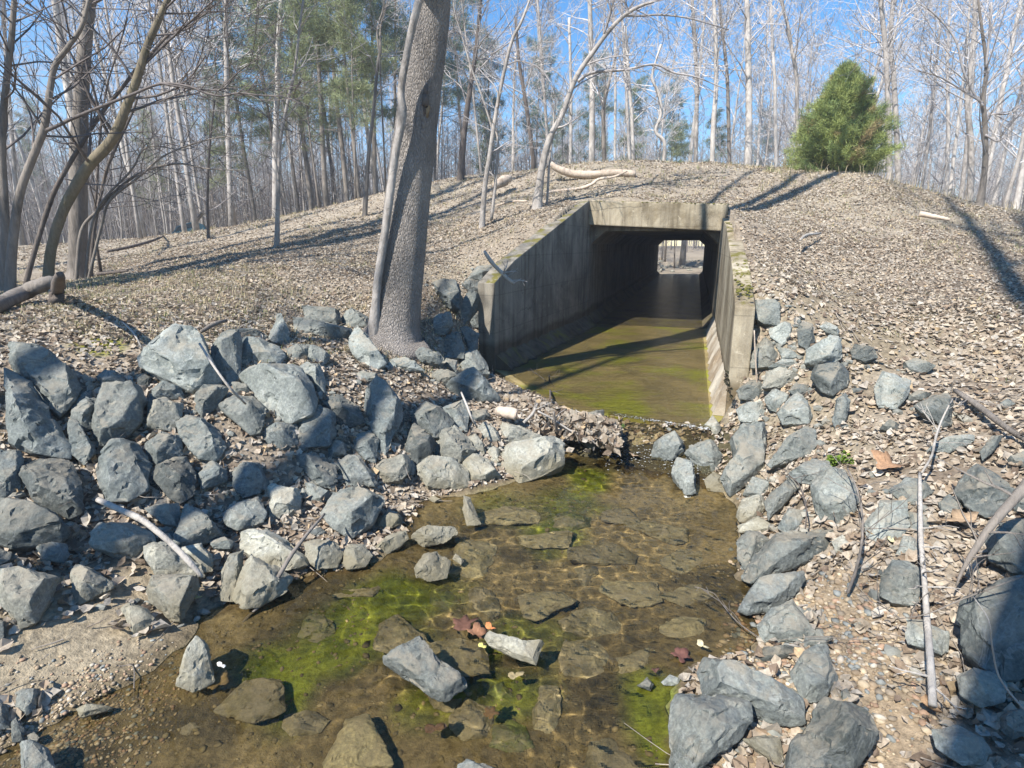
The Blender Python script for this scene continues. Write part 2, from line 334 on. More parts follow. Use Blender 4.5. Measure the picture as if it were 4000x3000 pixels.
def ground(x, y, apron=False, fine=True):
    x = np.atleast_1d(np.asarray(x, float)); y = np.atleast_1d(np.asarray(y, float))
    z = tps(x, y)
    near = (np.abs(x) < 12) & (y < 12) & (y > -12)
    s = np.full(x.shape, 50.0); s[near] = sdist(SH, x[near], y[near])
    out = np.maximum(z, ZW + .02); f = sstep(s, 0, .55)
    zo = (ZW + .02 + .12 * np.clip(s, 0, 2)) * (1 - f) + np.maximum(out, ZW + .03) * f
    zi = ZW - np.minimum(.14, -s * .28 + .004) - .05 * sstep(-s, .5, 1.6)
    z = np.where(s < 0, zi, zo)
    if fine:
        a = np.where(s < 0, .35, 1.0) * (1 / (1 + np.maximum(0, y - 12) * .03))
        z = z + a * ((vnoise(x, y, .9, 1) - .5) * .10 + (vnoise(x, y, .33, 2) - .5) * .05 + (vnoise(x, y, .12, 3) - .5) * .018)
        z = z + (vnoise(x, y, 9, 5) - .5) * .9 * sstep(np.hypot(x - 4, y - 18), 14, 30)
    z = fall_bed(x, y, z)
    if apron:
        A = sdist(APRON, x, y); z = np.where(A < 0, -.62, z)
        q = np.stack([x, y], -1) - JL; uu = q @ U; vv = q @ V
        inb = (uu > 0) & (uu < BARREL) & (vv > -.35) & (vv < 3.45); z = np.where(inb, np.maximum(z, 2.86), z)
        end = (uu >= BARREL) & (uu < BARREL + 16) & (vv > -.5) & (vv < 3.6); z = np.where(end, np.minimum(z, -.08 + (uu - BARREL) * .012), z)
    return z
nL = nrm(np.array([-(JL - LW)[1], (JL - LW)[0]])); nR = nrm(np.array([(JR - RW)[1], -(JR - RW)[0]]))
LIP_A, LIP_B = at_z(2190, 1590, .03)[:2], at_z(2775, 1668, .03)[:2]
APRON = np.array([LW + nL * .15, LIP_A + U * .12, LIP_B + U * .12, RW + nR * .1, JR + nR * .1 + U * .2, JL + nL * .15 + U * .2])
_LA, _LB = at_z(2380, 1606, .03)[:2], at_z(2775, 1668, .03)[:2]
FALL = [(0, .03), (.07, .018), (.16, -.04), (.32, -.10), (.5, -.17), (.7, -.235), (.95, -.292)]
def fall_bed(x, y, z):                         # the stony chute right below the culvert lip
    e = _LB - _LA; l = np.linalg.norm(e); e = e / l; q = np.stack([x, y], -1) - _LA; t = q @ e; d = q @ np.array([e[1], -e[0]])
    f = sstep(t, -.35, .05) * (1 - sstep(t, l - .1, l + .25)) * (1 - sstep(d, .75, 1.0)) * (d > -.15)
    return z * (1 - f) + (np.interp(d, [a for a, b in FALL], [b for a, b in FALL]) - .045 + .03 * (vnoise(x, y, .16, 71) - .4)) * f
def hits(px, py, extra=0.0):                 # where the rays through these pixels meet the natural ground
    d = ray(px, py); d = np.atleast_2d(d); n = len(d)
    ts = np.concatenate([np.linspace(1.2, 12, 130), np.geomspace(12.1, 130, 110)])
    P = CAM + d[:, None] * ts[None, :, None]
    g = ground(P[..., 0].ravel(), P[..., 1].ravel(), fine=False).reshape(n, -1)
    below = P[..., 2] < g; i = np.argmax(below, 1); i = np.where(below.any(1), np.maximum(i, 1), len(ts) - 1)
    k = np.arange(n); f0 = P[k, i - 1, 2] - g[k, i - 1]; f1 = P[k, i, 2] - g[k, i]; t = ts[i - 1] + (ts[i] - ts[i - 1]) * np.clip(f0 / (f0 - f1 + 1e-9), 0, 1)
    return CAM + d * t[:, None]
def gz(x, y): return float(ground([x], [y])[0])

def axis(lo, hi, c0, c1, h, g):
    a = [c0]
    while a[-1] < c1: a.append(a[-1] + h)
    while a[-1] < hi: a.append(a[-1] + h + g * (a[-1] - c1))
    b = [c0]
    while b[-1] > lo: b.append(b[-1] - h - g * (c0 - b[-1]))
    return np.array(b[:0:-1] + a)
gx = axis(-280, 280, -5, 6.5, .062, .026); gy = axis(-40, 300, 1.2, 8.5, .05, .011)
GX, GY = np.meshgrid(gx, gy); gxs, gys = GX.ravel(), GY.ravel()
GZ = ground(gxs, gys, apron=True)
def patch(px, py, z, r, soft=.5):             # a round patch round a point seen on the ground
    c = at_z(px, py, z); return 1 - sstep(np.hypot(gxs - c[0], gys - c[1]), r * (1 - soft), r)
S = np.full(gxs.shape, 50.0); _n = (np.abs(gxs) < 12) & (gys < 12) & (gys > -12); S[_n] = sdist(SH, gxs[_n], gys[_n])
def lerp(a, b, f): return a * (1 - f[:, None]) + np.asarray(b) * f[:, None]
n1, n2, n3 = vnoise(gxs, gys, 1.3, 11), vnoise(gxs, gys, .4, 12), vnoise(gxs, gys, .15, 13)
mixn = .5 * n1 + .3 * n2 + .2 * n3
col = lerp(np.tile([.165, .13, .095], (len(gxs), 1)), (.27, .225, .17), sstep(mixn, .35, .65))
col = lerp(col, (.22, .185, .115), sstep(vnoise(gxs, gys, 2.3, 14), .62, .8) * .4)
col = lerp(col, (.33, .285, .22), sstep(np.hypot(gxs - 3, gys - 14), 9, 4) * 0 + sstep(gys, 9, 14) * .5)
sand = np.maximum.reduce([patch(330,2520,-.2,.75), patch(560,2400,-.2,.55), patch(150,2750,-.2,.5), patch(700,2480,-.25,.45)])
col = lerp(col, (.285, .235, .16), np.clip(sand * 1.3, 0, 1))
gravel = np.maximum.reduce([patch(3150,2350,-.1,.55), patch(3200,2550,-.15,.5), patch(3300,2750,-.15,.45), patch(3050,2900,-.2,.5)])
col = lerp(col, (.30, .23, .15), np.clip(gravel * 1.3, 0, 1))
ch = np.clip(1 - np.abs((np.stack([gxs, gys], -1) - (_LA + _LB) / 2) @ -U - .4) / .6, 0, 1) * (np.abs((np.stack([gxs, gys], -1) - (_LA + _LB) / 2) @ V) < .85)
wet = (S > 0) & (S < .22); col = lerp(col, (.12, .09, .05), np.where(wet, sstep(-S, -.22, -.02), 0) * .8)
bed = lerp(np.tile([.17, .135, .075], (len(gxs), 1)), (.28, .225, .13), sstep(mixn, .36, .62))
bed = lerp(bed, (.065, .055, .035), sstep(.5 * vnoise(gxs, gys, .7, 21) + .3 * vnoise(gxs, gys, .25, 22) + .2 * n3, .56, .68) * .8)
for px, py, rx, ry, st in [(2300,1880,.26,.34,1), (2230,1975,.34,.4,.85), (2120,1870,.2,.16,.9), (2180,2090,.3,.34,.8), (1980,2010,.42,.3,.5), (1420,2440,.42,.28,1), (1560,2340,.4,.24,.9), (1720,2330,.3,.25,.6), (1120,2700,.17,.24,1), (1060,2610,.2,.18,.9), (1790,2610,.2,.22,.9), (1860,2560,.16,.16,.8), (2560,2800,.14,.26,1), (2560,2930,.13,.2,1), (1990,2720,.26,.22,.8), (1660,2760,.24,.2,.7), (1300,2560,.3,.2,.8), (2080,2480,.3,.2,.5)]:
    c = at_z(px, py, ZW - .1); r = np.hypot((gxs - c[0]) / rx, (gys - c[1]) / ry) * (.7 + .6 * vnoise(gxs, gys, .22, 23)); k = (1 - sstep(r, .35, 1.4)) * st
    al = lerp(np.tile([.09, .115, .014], (len(gxs), 1)), (.20, .235, .03), sstep(.6 * vnoise(gxs + gys * .3, gys, .16, 24) + .4 * n3, .3, .7))
    kk = np.clip(k * (.7 + .7 * n2), 0, 1)[:, None]; bed = bed * (1 - kk) + al * kk
col = np.where((S < 0)[:, None], bed, col); col = lerp(col, (.075, .065, .035), sstep(ch, .1, .4))
moss = np.maximum.reduce([patch(390,1350,1.05,.28), patch(260,1310,1.1,.3), patch(3780,870,2.5,.4)])
col = lerp(col, (.19, .185, .03), moss * sstep(n2, .3, .55))
nx, ny = len(gx), len(gy); i = (np.arange(ny - 1)[:, None] * nx + np.arange(nx - 1)[None]).ravel()
Q = np.stack([i, i + 1, i + nx + 1, i + nx], -1)
_q = np.stack([gxs, gys], -1) - JL; _u = _q @ U; _v = _q @ V
keep = ~((np.ptp(GZ[Q], axis=1) > 1.6) & (_v[Q].min(1) > -.2) & (_v[Q].max(1) < 3.3) & (_u[Q].max(1) > -.2))   # the two culvert mouths
mb = MB(); mb.add(np.stack([gxs, gys, GZ], -1), Q[keep], col)
g = mb.build('ground', MAT['ground']); tag(g, None, None, kind='structure')
# ---------------------------------------------------------------- water
mb = MB(); n = len(SH); P = SH.copy(); c = np.array([.3, 3.4]);
def poly_sheet(mb, poly, z):
    bm = bmesh.new(); vs = [bm.verts.new((p[0], p[1], z)) for p in poly]; f = bm.faces.new(vs); r = bmesh.ops.triangulate(bm, faces=[f])
    bmesh.ops.recalc_face_normals(bm, faces=bm.faces)
    if sum(f.normal.z for f in bm.faces) < 0: bmesh.ops.reverse_faces(bm, faces=bm.faces)
    bm.verts.index_update(); mb.add([v.co[:] for v in bm.verts], [[v.index for v in f.verts] for f in bm.faces]); bm.free()
grow_ = []
for k in range(n):
    a, b, d = SH[k - 1], SH[k], SH[(k + 1) % n]; t = nrm(d - a); grow_.append(b + np.array([-t[1], t[0]]) * .12)
grow_ = np.array(grow_)
if (sdist(SH, grow_[:, 0], grow_[:, 1]) < 0).mean() > .5: grow_ = 2 * SH - grow_
xs, ys = np.arange(-3.7, 2.9, .0115), np.arange(1.0, 6.35, .0115); X, Y = np.meshgrid(xs, ys); x, y = X.ravel(), Y.ravel()
rgw = np.random.default_rng(3); z = np.zeros(len(x)); NW = 48
for k in range(NW):
    a = rgw.normal(-1.2, .9); wl = rgw.uniform(.04, .2); kk = 2 * math.pi / wl
    z += np.sin((x * math.cos(a) + y * math.sin(a)) * kk + rgw.uniform(0, 6.28) + 1.5 * vnoise(x, y, .6, 200 + k)) * 5.8 * math.sqrt(2 / NW) / kk ** 2
z *= np.clip(.15 + .9 * sstep(x + .35 * y, -.9, 1.3) + 1.7 * (vnoise(x, y, .55, 91) - .5), .05, 1.2)
nx_ = len(xs); ii = (np.arange(len(ys) - 1)[:, None] * nx_ + np.arange(nx_ - 1)[None]).ravel(); Q = np.stack([ii, ii + 1, ii + nx_ + 1, ii + nx_], -1)
ins = sdist(SH, x, y) < .12; Q = Q[ins[Q].all(1)]; us = np.unique(Q); mp = np.zeros(len(x), int); mp[us] = np.arange(len(us))
mb.add(np.stack([x, y, z + ZW], -1)[us], mp[Q])
o = mb.build('stream_water', MAT['water']); tag(o, None, None, kind='structure'); o.cycles.is_caustics_caster = True; g.cycles.is_caustics_receiver = True
mb = MB()
q0 = JL + V * .2 + U * BARREL; q1 = JR - V * .2 + U * BARREL
poly_sheet(mb, [LIP_A, LIP_B, JR - V * .24, q1, q0, JL + V * .24, LW + np.array([.25, .0]), LW + np.array([.2, -.25])], .03)
o = mb.build('culvert_water', MAT['water2']); tag(o, None, None, kind='structure')
mb = MB()
A2, B2 = _LA, LIP_B
sl_ = 16; pr = FALL
dn = -U; G = []
for d_, z_ in pr:
    for k in range(sl_ + 1):
        b_ = A2 + (B2 - A2) * k / sl_ + dn * d_ * (1 + .12 * math.sin(k * 1.7)); G.append((b_[0], b_[1], z_ + .012 * math.sin(k * 2.3 + d_ * 9)))
q = [[(a + 1) * (sl_ + 1) + k, (a + 1) * (sl_ + 1) + k + 1, a * (sl_ + 1) + k + 1, a * (sl_ + 1) + k] for a in range(len(pr) - 1) for k in range(sl_)]
mb.add(G, q)
o = mb.build('falling_water', MAT['chute']); tag(o, None, None, kind='structure')
# ---------------------------------------------------------------- culvert
root = empty('culvert', (float(JL[0]), float(JL[1]), 0)); tag(root, 'weathered concrete box culvert with headwall and two flared wing walls under the embankment', 'culvert')
RO = np.array([JL[0], JL[1], 0.])
def part(name, verts, faces, mat, parent=root, bev=.015, sub=0):
    bm = bmesh.new(); vs = [bm.verts.new(Vector(np.asarray(v, float) - RO)) for v in verts]
    for f in faces: bm.faces.new([vs[k] for k in f])
    bmesh.ops.recalc_face_normals(bm, faces=bm.faces)
    if bev: bmesh.ops.bevel(bm, geom=[e for e in bm.edges if e.calc_face_angle(0) > .5], offset=bev, segments=2, affect='EDGES', profile=.6)
    me = bpy.data.meshes.new(name); bm.to_mesh(me); bm.free(); me.materials.append(mat)
    o = bpy.data.objects.new(name, me); COL.objects.link(o); o.parent = parent
    return o
def wall_z(px, py, p2, q2):
    n3 = np.array([-(q2 - p2)[1], (q2 - p2)[0], 0.]); P = on_plane(px, py, np.array([*p2, 0.]), nrm(n3)); return P
def prism(name, inner, tops, off, zb, mat, bev=.02):
    """a wall: inner line points with top heights, thickened by off outward"""
    n = len(inner); vs = [];
    for p, z in zip(inner, tops): vs += [(*p, zb), (*p, z), (*(p + off), z), (*(p + off), zb)]
    fs = [(0, 1, 2, 3), (4 * n - 1, 4 * n - 2, 4 * n - 3, 4 * n - 4)]
    for k in range(n - 1):
        a = 4 * k; b = a + 4
        for i in range(4): j = (i + 1) % 4; fs.append((a + i, b + i, b + j, a + j))
    return part(name, vs, fs, mat, bev=bev)
k1 = wall_z(2008, 1019, LW, JL); t0 = wall_z(1923, 1107, LW, JL); t2 = wall_z(2273, 795, LW, JL)
t2z = t2[2] + (JL[1] - t2[1]) / (t2[1] - k1[1]) * (t2[2] - k1[2])
zJL = min(3.08, t2z)
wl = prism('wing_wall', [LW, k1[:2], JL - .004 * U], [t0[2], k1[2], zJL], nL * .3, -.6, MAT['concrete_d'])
r0 = wall_z(2882, 1218, RW, JR); r1 = wall_z(2861, 1050, RW, JR); r2 = wall_z(2836, 880, RW, JR)
wr = prism('wing_wall', [RW, r1[:2], r2[:2], JR - .004 * U], [r0[2], r1[2], r2[2], min(2.93, r2[2] + .25)], nR * .22, -.6, MAT['concrete'])
def wz(P2, py):  # height seen at pixel row py above plan point P2
    lo, hi = -1., 6.
    for _ in range(40):
        m_ = (lo + hi) / 2; p = np.array([*P2, m_]); d = depth(p); v = (p[2] - CZ) * CP + p[1] * SP
        if 1500 - v / d * F > py: lo = m_
        else: hi = m_
    return lo
hl, hr = JL - V * .45, JR + V * .12
zt0, zt1, zs0, zs1 = wz(JL, 781), wz(JR, 797), wz(JL, 874), wz(JR, 903)
def box8(a, b, u0, u1, z):   # z = (bottom a, bottom b, top a, top b)
    vs = [(*(a + U * u0), z[0]), (*(b + U * u0), z[1]), (*(b + U * u0), z[3]), (*(a + U * u0), z[2]), (*(a + U * u1), z[0]), (*(b + U * u1), z[1]), (*(b + U * u1), z[3]), (*(a + U * u1), z[2])]
    return vs, [(0, 1, 2, 3), (5, 4, 7, 6), (4, 0, 3, 7), (1, 5, 6, 2), (3, 2, 6, 7), (4, 5, 1, 0)]
hw = part('headwall', *box8(hl, hr, 0, .35, (zs0, zs1, zt0, zt1)), MAT['concrete'], bev=.025)
Wd = 3.1; H0 = min(zs0, zs1) + .03
prof = [(0, .24), (.22, .012), (Wd - .22, .012), (Wd, .24), (Wd, H0 - .32), (Wd - .36, H0), (.36, H0), (0, H0 - .32)]
outp = [(-.25, .24), (-.25, -.3), (Wd + .25, -.3), (Wd + .25, .24), (Wd + .25, H0 - .32), (Wd + .25, H0 + .3), (-.25, H0 + .3), (-.25, H0 - .32)]
vs = []; fs = []
ss = [.352, BARREL]
for s in ss:
    for pv, z in prof + outp: p = JL + V * pv + U * s; vs.append((*p, z))
for k in range(8):
    j = (k + 1) % 8; fs += [(k, j, 16 + j, 16 + k), (8 + k, 8 + j, 24 + j, 24 + k), (k, j, 8 + j, 8 + k), (16 + k, 16 + j, 24 + j, 24 + k)]
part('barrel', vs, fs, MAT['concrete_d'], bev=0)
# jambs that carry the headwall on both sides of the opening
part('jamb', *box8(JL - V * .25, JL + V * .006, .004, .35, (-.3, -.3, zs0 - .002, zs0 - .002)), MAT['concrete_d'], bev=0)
part('jamb', *box8(JR - V * .006, JR + V * .22, .004, .35, (-.3, -.3, zs1 - .002, zs1 - .002)), MAT['concrete'], bev=0)
fl = [LW + U * .1 + V * .003, LIP_A, LIP_B, RW + V * 0, JR + U * .35, JL + U * .35]
fl = [LW, LIP_A, LIP_B, RW, JR + U * .35, JL + U * .35]
vs = [(*p, 0) for p in fl] + [(*p, -.4) for p in fl]
part('floor_slab', vs, [tuple(range(6)), tuple(range(11, 5, -1))] + [(k, k + 6, (k + 1) % 6 + 6, (k + 1) % 6) for k in range(6)], MAT['concrete_f'], bev=0)
def fillet(a, b, inward, wd, ht, mat):
    L = np.linalg.norm(b - a); n = max(6, int(L / .12)); vs = []; fs = []
    for k in range(n + 1):
        p = a + (b - a) * k / n; jw = wd * (1 + (RNG.random() - .5) * .35); jh = ht * (1 + (RNG.random() - .5) * .25); m_ = .5 + RNG.random() * .15
        vs += [(*(p + inward * .002), jh), (*(p + inward * jw * m_), jh * (1 - m_) * 1.15), (*(p + inward * jw), .006), (*(p + inward * .002), .004)]
    for k in range(n):
        for i in range(4): j = (i + 1) % 4; fs.append((4 * k + i, 4 * k + 4 + i, 4 * k + 4 + j, 4 * k + j))
    fs += [(0, 1, 2, 3), (4 * n + 3, 4 * n + 2, 4 * n + 1, 4 * n)]
    return part('base_fillet', vs, fs, mat, bev=0)
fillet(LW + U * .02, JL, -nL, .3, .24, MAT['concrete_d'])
fillet(RW + U * .02, JR, -nR, .15, .36, MAT['fillet_r'])
